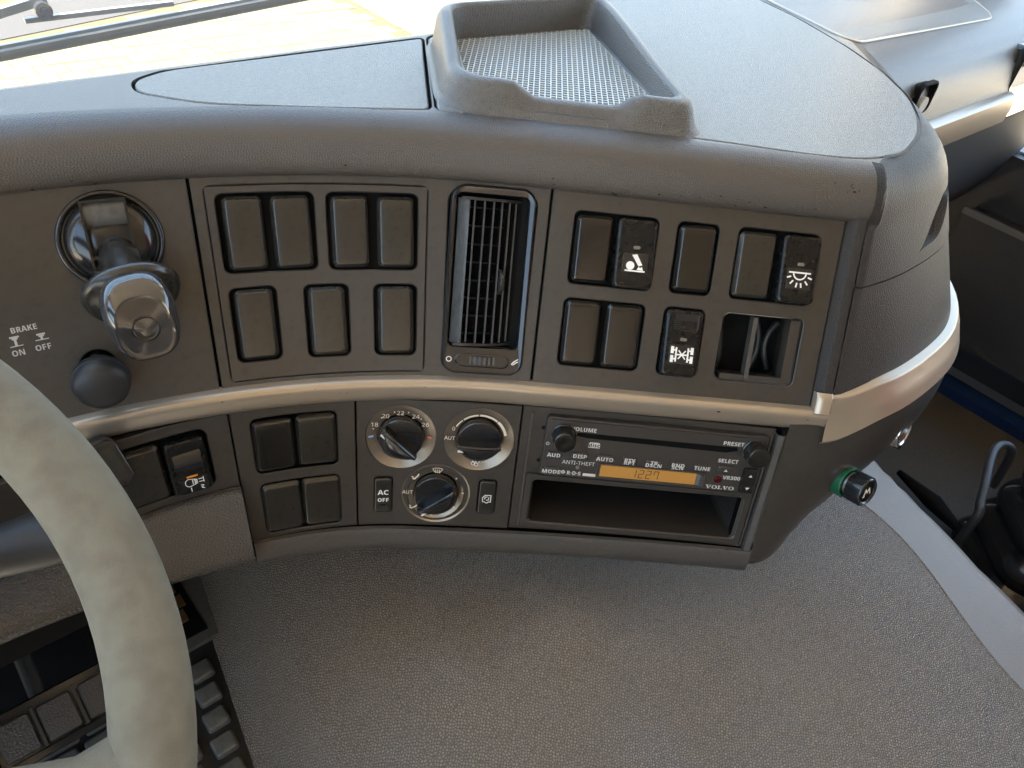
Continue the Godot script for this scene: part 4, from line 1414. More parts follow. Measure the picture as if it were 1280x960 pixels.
func dial(t: Node3D, x: Transform3D, turn: float, label: String) -> MeshInstance3D:
	var m := M.new()
	m.lathe([[29.2, 0.25], [28.6, 0.1], [26, -0.7], [22.8, -1.7], [19.6, -2.8], [19.2, -6], [6, -6]], 60)
	m.crease = 40
	var dish := part(t, "dial_dish", m, A.dish, x)
	m = M.new()
	m.lathe([[18.6, -6], [18.6, 3.4], [18.2, 4.4], [17.2, 4.9], [6, 5.0]], 48)
	# a bar across the knob: steep on one side, rounded on the other
	var rows := []
	for i in 25:
		var a := lerpf(-17.6, 17.6, i / 24.0)
		var k := sqrt(maxf(1 - pow(a / 18.0, 2), 0.02))
		var fall := 0.86 + 0.14 * k
		rows.append(PackedVector3Array([Vector3(a, 1.6, 4.4), Vector3(a, 1.0, 15.4 * fall), Vector3(a, 0.2, 16.4 * fall), Vector3(a, -1.6, 16.6 * fall), Vector3(a, -5.5 * k, 15.4 * fall), Vector3(a, -10.5 * k, 12.6 * fall), Vector3(a, -15.0 * k, 8.8 * fall), Vector3(a, -17.6 * k, 4.4)]))
	for i in 24:
		for j in 7: m.quad(rows[i][j], rows[i + 1][j], rows[i + 1][j + 1], rows[i][j + 1])
	for r in [0, 24]:
		for j in range(1, 7):
			if r: m.tri(rows[r][0], rows[r][j + 1], rows[r][j])
			else: m.tri(rows[r][0], rows[r][j], rows[r][j + 1])
	for i in range(0, m.p.size(), 3):
		pass
	m.crease = 34
	var kx := x * at(0, 0, 0, turn)
	var knob := part(t, "dial_knob", m, A.gloss, kx, label)
	m = M.new(); m.box(Vector3(-14.2, -4.6, 13.2), Vector3(6.2, 1.3, 1.5))
	part(knob, "pointer", m, A.white)
	return knob

func climate() -> void:
	var t := fthing("climate_panel", "heating control panel with three round dials and two slim buttons", "heater controls", FL, 22, -60)
	var c1 := Vector2(-8.9, -31.6); var c2 := Vector2(55.6, -30.4); var c3 := Vector2(23.2, -84.6)
	var big := func(c: Vector2) -> Dictionary: var h := hole(c.x, c.y, 58.2, 58.2, 29.1, 7); h.bevel = 0.1; return h
	var ac := hole(-22.6, -87.0, 15.6, 34.4, 3, 4); var rc := hole(67.2, -85.6, 15.2, 33.6, 3, 4)
	var m := M.new()
	# the sheet is cut in two bands; dial 3 sits between the buttons below
	m = plate(FL, -45.0, 88.4, -117.5, 3, [[ac, hole(23.2, -86.0, 48, 48, 24, 7), rc], [hole(-8.9, -31.6, 57.5, 57.5, 28.7, 7), hole(55.6, -30.4, 57.5, 57.5, 28.7, 7)]])
	panel(t, m, A.fascia)
	var inv := t.global_transform.affine_inverse()
	var x1 := inv * FL.frame(c1.x, c1.y); var x2 := inv * FL.frame(c2.x, c2.y); var x3 := inv * FL.frame(c3.x, c3.y, 0.3)
	dial(t, x1, -44, "temperature dial marked 18 to 26")
	dial(t, x2, 0, "fan speed dial with an arc of bars")
	dial(t, x3, 36, "air direction dial ringed with figure symbols")
	for q in [["18", -21.4, 10.8], ["20", -12.6, 18.9], ["22", -0.7, 22.0], ["24", 11.6, 19.2], ["26", 19.6, 12.0]]:
		write(t, q[0], 3.6, x1 * at(q[1], q[2], 0.0), A.cream, "Droid Sans", false, 1.15)
	for a in [163, 133, 104, 76, 47]:
		m = M.new(); stroke(m, [[cos(deg_to_rad(a)) * 23, sin(deg_to_rad(a)) * 23], [cos(deg_to_rad(a)) * 23.6, sin(deg_to_rad(a)) * 23.6]], 0.9)
		part(t, "scale_dot", m, A.cream, x1 * at(0, 0, -0.3))
	m = M.new(); stroke(m, [[-25.6, -0.8], [-22.6, 0.0]], 1.6)
	part(t, "cold_mark", m, A.blue_mark, x1 * at(0, 0, -0.3))
	m = M.new(); stroke(m, [[22.4, 0.6], [24.6, 0.0]], 1.4)
	part(t, "hot_mark", m, A.red_mark, x1 * at(0, 0, -0.3))
	write(t, "AUT", 3.4, x2 * at(-24.2, 0.2, 0.3), A.cream)
	write(t, "0", 3.4, x2 * at(-21.4, 8.8, -0.3), A.cream)
	for q in [[150, 132, 0.9], [127, 96, 1.2], [91, 53, 1.6], [48, 14, 2.2]]:
		m = M.new(); stroke(m, arc(0, 0, 22.3, q[0], q[1], 8), q[2])
		part(t, "speed_bar", m, A.cream, x2 * at(0, 0, -0.3))
	m = M.new()
	for k in 4: stroke(m, arc(cos(k * PI / 2 + 0.5) * 2.2, sin(k * PI / 2 + 0.5) * 2.2, 1.5, 0, 360, 12), 0.45, 0.1 + 0.01 * k)
	stroke(m, arc(0, 0, 0.8, 0, 360, 8), 0.4, 0.15)
	part(t, "icon", m, A.white, x2 * at(-1.2, -22.2, -0.3))
	# symbols round the third dial
	write(t, "AUT", 3.2, x3 * at(-24.0, 0.4, 0.3), A.cream)
	var seat := func(k: M) -> void:
		stroke(k, [[-3, -0.8], [-1.6, -1.8], [0, -0.6], [1.4, -0.2], [3, 1.6]], 1.1); stroke(k, [[-3.2, 1.2], [-2.2, 0.2]], 0.9, 0.12)
	for q in [[-17.6, 15.6, 20.0, "seat"], [-18.4, -14.2, 0.0, "seat"], [-1.2, -20.6, 0.0, "seat"]]:
		m = M.new(); seat.call(m)
		part(t, "icon", m, A.cream, x3 * at(q[0], q[1], -0.3, q[2]))
	m = M.new()
	stroke(m, [[-4.2, 1.6], [-2.2, -1.4], [2.2, -1.4], [4.2, 1.6]], 0.5); stroke(m, arc(0, -7, 9.6, 64, 116, 8), 0.5, 0.11)
	for i in 3: stroke(m, [[-1.6 + i * 1.6, -2.2], [-1.6 + i * 1.6, 1.0]], 0.5, 0.13)
	part(t, "icon", m, A.cream, x3 * at(0.2, 22.6, 0.1))
	for q in [[16.4, 15.4], [23, 1], [16, -13]]:
		m = M.new(); stroke(m, arc(0, 0, 0.5, 0, 360, 8), 0.6)
		part(t, "scale_dot", m, A.cream, x3 * at(q[0], q[1], -0.3))
	# two slim push buttons
	var b := part(t, "push_button", pad(14.6, 33.4, 2.4, [[0, -4], [0, 1.6], [0.4, 2.4], [1.4, 2.9]], 5), A.button_old, inv * FL.frame(ac.s, ac.v, -0.5), "slim button lettered AC OFF")
	write(b, "AC", 4.5, at(0, 3.2, 2.95), A.white, "Droid Sans", true, 1.15)
	write(b, "OFF", 3.3, at(0, -4.2, 2.95), A.white, "Droid Sans", true, 1.1)
	m = M.new(); m.box(Vector3(0, -9.0, 3.0), Vector3(4.6, 1.4, 0.4))
	part(b, "indicator_lamp", m, A.dark)
	b = part(t, "push_button", pad(14.2, 32.6, 2.4, [[0, -4], [0, 1.6], [0.4, 2.4], [1.4, 2.9]], 5), A.button_old, inv * FL.frame(rc.s, rc.v, -0.5), "slim button with a recirculating cab symbol")
	m = M.new()
	stroke(m, [[-3.4, -3.2], [-3.6, 0.8], [-1.6, 3.4], [3.4, 3.4], [3.4, -3.2], [1.6, -3.2], [0.6, -4.2], [-0.6, -4.2], [-1.6, -3.2]], 0.7, 0.1, true)
	stroke(m, [[-1.8, -0.6], [-1.4, 1.6], [0.4, 1.8]], 0.6, 0.12); stroke(m, [[1.8, 1.4], [1.6, -1.2], [-0.2, -1.4]], 0.6, 0.12)
	part(b, "icon", m, A.white, at(0, -0.6, 2.92))

func radio() -> void:
	# housing with the radio above and an open pocket below
	var h := fthing("radio_housing", "black housing round the radio with an open storage pocket below it", "radio housing", FL, 200, -60)
	var inv := h.global_transform.affine_inverse()
	var o := hole(198.6, -86.8, 185, 42.6, 4, 10); o.floor = false
	var m := plate(FL, 89.6, 302.8, -117.5, 3, [[o]], -1.6)
	panel(h, m, A.fascia)
	for q in [[97.5, -58, 1.4, 112], [300.4, -58, 1.2, 112]]:
		m = M.new(); m.box(Vector3(), Vector3(q[2], q[3], 3.0), Transform3D(FL.frame(q[0], q[1]).basis, FL.at(q[0], q[1], -1.2)))
		wpart(h, "frame_rail", m, A.edge)
	# pocket frame and box
	m = M.new()
	var px := inv * FL.frame(198.6, -87.0)
	m.loft([rr(199, 54, 3, -3, 4), rr(199, 54, 3, 1.4, 4), rr(197.6, 52.6, 2.6, 2.4, 4), rr(187.4, 44.4, 4, 2.4, 4), rr(185.4, 42.4, 4, 1.4, 4), rr(181, 38, 4, -60, 4), rr(176, 36, 4, -130, 4)], false, true)
	m.crease = 35
	part(h, "storage_pocket", m, A.radio, px)
	# mount holes
	for q in [[108.5, -16], [108, -47], [296, -16], [297, -46]]:
		m = M.new(); m.lathe([[1.9, 0.0], [1.6, 0.2], [0.5, 0.15]], 12)
		part(h, "screw_hole", m, A.dark, inv * FL.frame(q[0], q[1], -1.5))
	var t := fthing("car_radio", "black car radio with amber display, two knobs and a disc slot", "radio", FL, 203.4, -31)
	inv = t.global_transform.affine_inverse()
	var x := Transform3D(Basis(), Vector3(0, 0, 0.0008))
	var off := func(s: float, v: float, w := 0.0) -> Transform3D: return at(s - 203.4, v + 31.0, w + 4.55)
	m = M.new()
	m.loft([rr(187, 56, 3, -3, 5), rr(187, 56, 3, 2.6, 5), rr(186, 55, 2.6, 3.6, 5), rr(184, 53, 2, 3.75, 5)], false, true)
	part(t, "face_plate", m, A.radio, x)
	m = M.new(); m.box(Vector3(0, 24.6, 3.8), Vector3(180, 2.2, 1.6))
	part(t, "top_ridge", m, A.radio, x)
	# disc slot, a flat near-black wedge painting in the shade of a recess
	m = M.new()
	flat_poly(m, PackedVector2Array([Vector2(-66.8, 15.4), Vector2(68.6, 15.4), Vector2(70, 12.4), Vector2(60, 9.8), Vector2(-58, 11.0), Vector2(-67.4, 12.4)]), 4.75, 0.3)
	part(t, "disc_slot", m, A.well)
	for q in [[125.2, -19.6, "volume knob at the left end"], [287.4, -17.4, "preset knob at the right end"]]:
		m = M.new()
		m.lathe([[10.6, -1], [10.6, 0.6], [9.8, 1.0], [9.4, 11.6], [8.8, 13.0], [7.6, 13.6], [3, 13.3]], 40)
		m.crease = 36
		var k := part(t, "radio_knob", m, A.button, off.call(q[0], q[1]), q[2])
	for q in [["AUD", 119.6, -38.2, 11.6, 7.0], ["DISP", 141.5, -37.2, 12.8, 6.4], ["AUTO", 162.8, -37.8, 12.8, 6.4], ["PTY\nRPT", 183.9, -37.8, 12.8, 7.0], ["TP\nDSCN", 204.8, -38.2, 12.8, 7.0], ["RND\nSCN", 225.5, -38.2, 12.8, 7.0], ["TUNE", 246.6, -38.0, 12.8, 6.4], ["MODE", 119.6, -54.0, 12.6, 8.4]]:
		var b := part(t, "radio_button", pad(q[3], q[4], 1.6, [[0, -0.5], [0, 0.9], [0.7, 1.7], [1.2, 1.78]], 4), A.radio_button, off.call(q[1], q[2]))
		var lines: PackedStringArray = q[0].split("\n")
		for i in lines.size():
			write(b, lines[i], 1.25 if lines.size() == 1 else 1.1, at(0, 0.1 if lines.size() == 1 else 1.1 - i * 2.2, 1.8), A.radio_print, "Droid Sans", true, 1.15)
	for q in [["VOLUME", 141.5, -12.6, 1.5, true], ["PRESET", 268.4, -12.6, 1.5, true], ["ANTI-THEFT", 141.6, -44.4, 1.15, false], ["SELECT", 267.6, -29.4, 1.45, true], ["VR300", 274.3, -45.4, 1.1, true]]:
		write(t, q[0], q[3], off.call(q[1], q[2], 0.02), A.radio_print, "Droid Sans", q[4], 1.1)
	write(t, "VOLVO", 2.3, off.call(266.4, -55.6, 0.02), A.radio_print, "Droid Serif", true, 1.45)
	write(t, "R·D·S", 2.2, off.call(139.0, -54.6, 0.02), A.radio_print, "Droid Sans", true, 1.05)
	m = M.new()
	stroke(m, [[-5, 0], [4.6, 0]], 2.5, 0.08)
	part(t, "badge", m, A.radio_print, off.call(152.6, -55.0, 0.0))
	m = M.new(); stroke(m, arc(0, 0, 1.3, 0, 360, 12), 0.7, 0.1); stroke(m, [[-1.9, 0], [1.9, 0]], 0.4, 0.12)
	part(t, "badge", m, A.radio_print, off.call(129.8, -54.2, 0.0))
	# disc mark: a framed panel with letters cut dark
	m = M.new(); flat_poly(m, PackedVector2Array([Vector2(-5, -2.4), Vector2(4.4, -2.4), Vector2(4.4, 1.2), Vector2(3.4, 2.6), Vector2(-4.2, 2.6), Vector2(-5, 1.2)]), 0.1, 0.1)
	part(t, "badge", m, A.radio_print, off.call(152.5, -26.2, 0.0))
	write(t, "disc", 1.9, off.call(152.2, -26.3, 0.14), A.dark, "Droid Sans", true, 1.05)
	# power mark
	m = M.new(); stroke(m, arc(0, 0, 1.3, 120, 420, 14), 0.4); stroke(m, [[0, 0.4], [0, 1.8]], 0.4, 0.12)
	part(t, "icon", m, A.radio_print, off.call(113.2, -28.4, 0.0))
	m = M.new(); m.lathe([[1.7, 0], [1.5, 0.5], [0.6, 0.8]], 14)
	part(t, "indicator_lamp", m, A.led, off.call(141.4, -48.6))
	m = M.new(); m.lathe([[3.4, 0], [3.2, 0.6], [1.6, 0.9], [0.5, 0.95]], 20)
	part(t, "remote_eye", m, A.lens_red, off.call(262.9, -47.8))
	# select button and the up and down rocker
	var sb := part(t, "radio_button", pad(13.4, 6.2, 1.6, [[0, -0.5], [0, 0.9], [0.7, 1.7], [1.2, 1.78]], 4), A.radio_button, off.call(267.0, -37.2))
	m = M.new(); flat_poly(m, PackedVector2Array([Vector2(-1.7, -1.1), Vector2(1.7, -1.1), Vector2(0, 1.2)]), 0.1, 0.1)
	part(sb, "icon", m, A.radio_print, at(0, -0.4, 1.75))
	sb = part(t, "radio_rocker", pad(12.4, 24, 2, [[0, -0.5], [0, 1.6], [0.4, 2.4], [1.0, 2.6]], 4), A.button, off.call(288.6, -45.6))
	part(sb, "icon", m, A.radio_print, at(0.6, 5.2, 2.6))
	var md := M.new(); flat_poly(md, PackedVector2Array([Vector2(-1.9, 1.1), Vector2(0, -1.3), Vector2(1.9, 1.1)]), 0.1, 0.1)
	part(sb, "icon", md, A.radio_print, at(0.4, -7.4, 2.6))
	# display with its lens edge
	m = M.new()
	m.loft([rr(94, 14.6, 2, -0.4, 4), rr(94, 14.6, 2, 0.8, 4), rr(92.6, 13.2, 1.6, 1.2, 4), rr(90, 11.6, 1.2, 0.3, 4)], false, true)
	part(t, "display_frame", m, A.radio, off.call(204.6, -49.4))
	m = M.new(); m.box(Vector3(), Vector3(82.6, 10.8, 0.3))
	var lcd := part(t, "display_screen", m, A.lcd, off.call(202.2, -49.3, 0.5))
	m = M.new()
	m.grid(6, 1, func(a, b): return Vector3(lerpf(-3.4, 3.4, a), lerpf(-5.4, 5.4, b), 1.4 * sin(a * PI) + 0.2))
	part(t, "display_lens_end", m, A.louvre_side, off.call(247.4, -49.5, 0.3))
	var segs := {"1": [1, 2], "2": [0, 1, 6, 4, 3], "7": [0, 1, 2, 5]}
	for i in 4:
		var ch: String = "1227"[i]
		var dm := M.new()
		var w := 3.6; var hh := 7.4
		var lines := [[[0, hh], [w, hh]], [[w, hh - 0.4], [w, hh / 2 + 0.4]], [[w, hh / 2 - 0.4], [w, 0.4]], [[0, 0], [w, 0]], [[0, hh / 2 - 0.4], [0, 0.4]], [[0, hh - 0.4], [0, hh / 2 + 0.4]], [[0.3, hh / 2], [w - 0.3, hh / 2]]]
		for s in segs[ch]: stroke(dm, [[lines[s][0][0] + lines[s][0][1] * 0.08, lines[s][0][1]], [lines[s][1][0] + lines[s][1][1] * 0.08, lines[s][1][1]]], 0.75)
		part(lcd, "digit", dm, A.digit, at(-14.6 + i * 6.4, -3.7, 0.12))

func end_fittings() -> void:
	# cigarette lighter with a green ring and a chrome socket further round the end
	var x := low_frame(61, -473).translated_local(Vector3(0, 0, 0.003))
	var t := thing("cigarette_lighter", "ribbed black cigarette lighter knob in a green ring on the console end", "cigarette lighter", x)
	var m := M.new()
	m.lathe([[14.9, -6], [14.9, 1.8], [14.4, 2.7], [13.4, 3.0], [12.6, 2.6], [12.0, -2]], 40)
	part(t, "green_ring", m, A.green)
	m = M.new(); m.lathe([[11.6, -6], [11.6, 7], [10.6, 8]], 30); part(t, "stem", m, A.chrome)
	m = M.new(); m.lathe([[9, 5], [12.6, 6], [13.2, 7.4], [13.2, 19.6], [12.4, 21], [11, 21.4], [10.2, 20.8], [9.6, 20], [3, 20]], 40)
	var k := part(t, "knob", m, A.gloss)
	var rib := M.new(); rib.box(Vector3(13.4, 0, 13.2), Vector3(1.0, 0.9, 12.6))
	for i in 36: part(k, "rib", rib, A.gloss, Transform3D(Basis(Vector3.BACK, TAU * i / 36), Vector3()))
	m = M.new(); stroke(m, [[-4.2, -3.4], [-2.0, 3.2], [0.2, -0.6], [2.6, 3.2], [4.4, -2.6]], 1.3); stroke(m, [[-5.2, -3.6], [-3, -3.6]], 1.0, 0.12)
	part(k, "icon", m, A.cream, at(0, 0, 20.1))
	x = low_frame(121, -458).translated_local(Vector3(0, 0, -0.002))
	t = thing("power_socket", "chrome rimmed power socket seen edge on at the console end", "power socket", x)
	m = M.new(); m.lathe([[16.4, -8], [16.4, 2.4], [15.4, 4], [13.8, 4.2], [12.4, 3], [11.8, -20], [4, -20]], 40)
	part(t, "chrome_rim", m, A.chrome)
	m = M.new(); m.box(Vector3(0, -16.5, 1), Vector3(7, 5, 5)); part(t, "hinge", m, A.gloss)
	m = M.new(); m.lathe([[3, -20], [3, -8], [2, -7]], 14); part(t, "contact", m, A.brass)

# ------------------------------------------------------------------ engine cover between the seats
func hump_y(r: float, f: float) -> float:
	var edge := 25 + 0.177 * f            # foot of its left flank
	var top := -645.0 - 0.12 * (300 - f) - 0.04 * maxf(0, 420 - r)
	top += 17 * exp(-(pow((r - 372) / 75, 2) + pow((f - 225) / 75, 2)))
	top -= 26 * exp(-(pow((r - 405) / 75, 2) + pow((f - 70) / 80, 2)))
	top += 14 * exp(-(pow((r - 215) / 55, 2) + pow((f - 285) / 90, 2)))
	top -= 12 * exp(-(pow((r - 290) / 60, 2) + pow((f - 330) / 90, 2)))
	top += 10 * exp(-(pow((r - 640) / 160, 2) + pow((f - 120) / 160, 2)))
	var y := lerpf(-802, top, smoothstep(edge - 6, edge + 215, r) * 0.72 + 0.28 * smoothstep(edge - 4, edge + 70, r))
	var right := 905 - 0.18 * (300 - f) 
	y -= 14 * smoothstep(right - 130, right - 20, r)
	y = lerpf(y, -1015, smoothstep(right, right + 60, r))
	return y

func engine_cover() -> void:
	var t := thing("engine_cover_mat", "pebbled grey brown vinyl cover draped over the engine hump below the dashboard", "floor cover", Transform3D(Basis(), tk(0.5, -1.0, 0.1)))
	var crease := func(f: float) -> float: return 812 - 0.18 * (300 - f) - 30 * smoothstep(60, 420, f) + 14 * sin(f * 0.02)
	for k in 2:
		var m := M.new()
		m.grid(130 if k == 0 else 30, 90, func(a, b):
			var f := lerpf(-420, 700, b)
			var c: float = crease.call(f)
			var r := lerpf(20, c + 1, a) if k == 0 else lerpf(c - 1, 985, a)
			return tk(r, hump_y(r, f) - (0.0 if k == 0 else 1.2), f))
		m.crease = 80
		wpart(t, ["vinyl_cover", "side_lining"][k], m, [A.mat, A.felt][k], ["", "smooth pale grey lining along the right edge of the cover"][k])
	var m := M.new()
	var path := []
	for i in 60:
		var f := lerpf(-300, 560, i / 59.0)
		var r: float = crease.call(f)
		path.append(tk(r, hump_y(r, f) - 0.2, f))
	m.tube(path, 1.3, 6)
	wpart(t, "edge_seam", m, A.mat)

func driver_side() -> void:
	var fy := -800.0
	var t := thing("rubber_floor_mat", "black rubber driver's mat with raised blocks beside the engine hump", "floor mat", Transform3D(Basis(), tk(-0.1, fy / 1000, 0.4)))
	var m := M.new(); slab(m, -700, 190, fy - 12, fy, -300, 780)
	wpart(t, "sheet", m, A.rubber)
	var rng := RandomNumberGenerator.new(); rng.seed = 12
	var small := pad(23, 21, 3.5, [[0, -2], [0, 3], [1.2, 5.2], [3, 6]], 3)
	var wide := pad(44, 23, 3.5, [[0, -2], [0, 3], [1.2, 5.2], [3, 6]], 3)
	var fr := Basis(RT, FW, Vector3.UP)
	for j in 14:
		for i in 9:
			var f := 471 - j * 28.6
			var r: float = 70 + 0.165 * (f - 340) - (0 if i == 0 else 37 + (i - 1) * 50.0)
			if r < -420: continue
			part(t, "block", small if i == 0 else wide, A.block, t.global_transform.affine_inverse() * Transform3D(fr, tk(r - (0 if i == 0 else 5), fy + 1, f + (0 if i == 0 else 12)) * 0.001))
	# slot with a worn metal fitting in the toe board
	m = M.new(); slab(m, 50, 165, fy, fy + 6, 500, 720)
	wpart(t, "toe_plate", m, A.block)
	m = M.new(); slab(m, 91, 118, fy + 6, fy + 8, 512, 626)
	wpart(t, "slot", m, A.dark)
	for q in [[98, 540], [103, 560], [101, 581]]:
		m = M.new(); slab(m, q[0] - 7, q[0] + 8, fy + 8, fy + 11, q[1] - 8, q[1] + 8)
		wpart(t, "worn_metal", m, A.brass)
	# brake pedal
	var c := Vector3(-354, -720, -293)
	var back := tk(0, 0, -1)
	var nrm := (Vector3.UP * 0.82 + back * 0.57).normalized()
	var bx := Basis(RT, nrm.cross(RT).normalized(), nrm)
	var p := thing("brake_pedal", "black framed foot pedal with a pebbled rubber pad under the wheel", "pedal", Transform3D(bx.scaled(Vector3.ONE * 0.85), c * 0.001))
	m = M.new()
	m.loft([rr(140, 62, 10, -8, 4), rr(140, 62, 10, 4, 4), rr(136, 58, 9, 7, 4), rr(124, 46, 6, 7, 4), rr(122, 44, 5, 2, 4)], false, true)
	part(p, "pad_frame", m, A.gloss)
	var pm := relief(mat(lin(0.03, 0.028, 0.028), 0.35), A.mat.heightmap_texture, 118, 0.7)
	for i in 3:
		part(p, "tread", pad(33, 40, 3, [[0, 0], [0, 5], [1.5, 6.4]], 3, Vector2(-40 + i * 40, 0)), pm)
	for i in 2:
		m = M.new(); m.box(Vector3(-20 + i * 40, 0, 4.5), Vector3(3, 43, 5)); part(p, "tread_bar", m, A.rubber)
	m = M.new(); m.tube([Vector3(-10, 24, -8), Vector3(-8, 120, -30), Vector3(-14, 260, -20), Vector3(-20, 420, 60)], 9, 10)
	part(p, "arm", m, A.rubber)
	# steering column
	t = thing("steering_column", "black moulded steering column cover behind the wheel", "steering column", Transform3D(Basis(), tk(-0.18, -0.5, 0.3)))
	m = M.new()
	var a0 := Vector3(-330, -321, -43)
	var axis := (Vector3.UP * 0.77 - FW * 0.64).normalized()
	m.tube([a0 - axis * 30, a0 - axis * 90, a0 - axis * 180, a0 - axis * 420], [48, 62, 70, 72], 28)
	m.crease = 50
	wpart(t, "shroud", m, A.rubber)
	t = thing("indicator_stalk", "black control stalk seen through the wheel", "stalk", Transform3D(Basis(), Vector3(-0.3, -0.44, -0.27)))
	m = M.new()
	m.tube([Vector3(-350, -445, -250), Vector3(-318, -437, -262), Vector3(-285, -432, -280), Vector3(-262, -430, -290)], [12, 15, 19, 17], 18)
	m.crease = 50
	wpart(t, "lever", m, A.rubber)

func steering_wheel() -> void:
	var c := Vector3(-330.4, -321.4, -42.8)
	var axis := (Vector3.UP * 0.819 - FW * 0.574).normalized()
	var e2 := axis.cross(RT)
	var t := thing("steering_wheel", "beige suede covered steering wheel rim in the lower left foreground", "steering wheel", Transform3D(Basis(RT, e2, axis), c * 0.001))
	var m := M.new()
	var rings := []
	for i in 121:
		var a := TAU * i / 120
		var rad := Vector3(cos(a), sin(a), 0)
		var ring := PackedVector3Array()
		for j in 24:
			var g := TAU * j / 24
			ring.append(rad * (225.4 + cos(g) * 18.6) + Vector3(0, 0, sin(g) * 18.6))
		rings.append(ring)
	m.loft(rings); m.crease = 70
	for i in range(0, m.p.size(), 3):
		var q := m.p[i]; m.p[i] = m.p[i + 1]; m.p[i + 1] = q
	part(t, "rim", m, A.suede)
	for a in [-34.0, 214.0]:
		m = M.new()
		var g := deg_to_rad(a)
		var d := Vector3(cos(g), sin(g), 0); var s := Vector3(-sin(g), cos(g), 0)
		var l := []
		for q in [[40, 40, 14, -18], [120, 34, 13, -12], [165, 35, 14, -5], [190, 40, 15, -2], [204, 50, 16, 0], [216, 66, 17, 0]]:
			var ring := PackedVector3Array()
			for j in 20:
				var h := TAU * j / 20
				ring.append(d * q[0] + s * (cos(h) * q[1]) + Vector3(0, 0, sin(h) * q[2] + q[3]))
			l.append(ring)
		m.loft(l, true, true); m.crease = 60
		part(t, "spoke", m, A.suede)
	m = M.new(); m.lathe([[88, -46], [92, -30], [88, -14], [70, -6], [30, -3]], 48)
	part(t, "hub", m, A.rubber)

# ------------------------------------------------------------------ passenger side
func seat(called: String, label: String, m: Material, r: float) -> void:
	var t := thing(called, label, "seat", Transform3D(Basis(), tk(r, -1000, -480) * 0.001))
	var up := Basis(RT, FW, Vector3.UP)
	var cushion := pad(470, 520, 70, [[30, -60], [4, -40], [0, 0], [6, 40], [30, 62], [70, 70]], 8)
	part(t, "cushion", cushion, m, t.global_transform.affine_inverse() * Transform3D(up, tk(r, -500, -460) * 0.001))
	var back := pad(460, 760, 90, [[30, -60], [4, -40], [0, 0], [6, 40], [30, 62], [70, 70]], 8)
	part(t, "backrest", back, m, t.global_transform.affine_inverse() * Transform3D(Basis(RT, (Vector3.UP - FW * 0.25).normalized(), (FW + Vector3.UP * 0.25).normalized()), tk(r, -80, -790) * 0.001))
	var b := M.new(); slab(b, r - 180, r + 180, -1018, -560, -680, -260)
	wpart(t, "base", b, A.rubber)

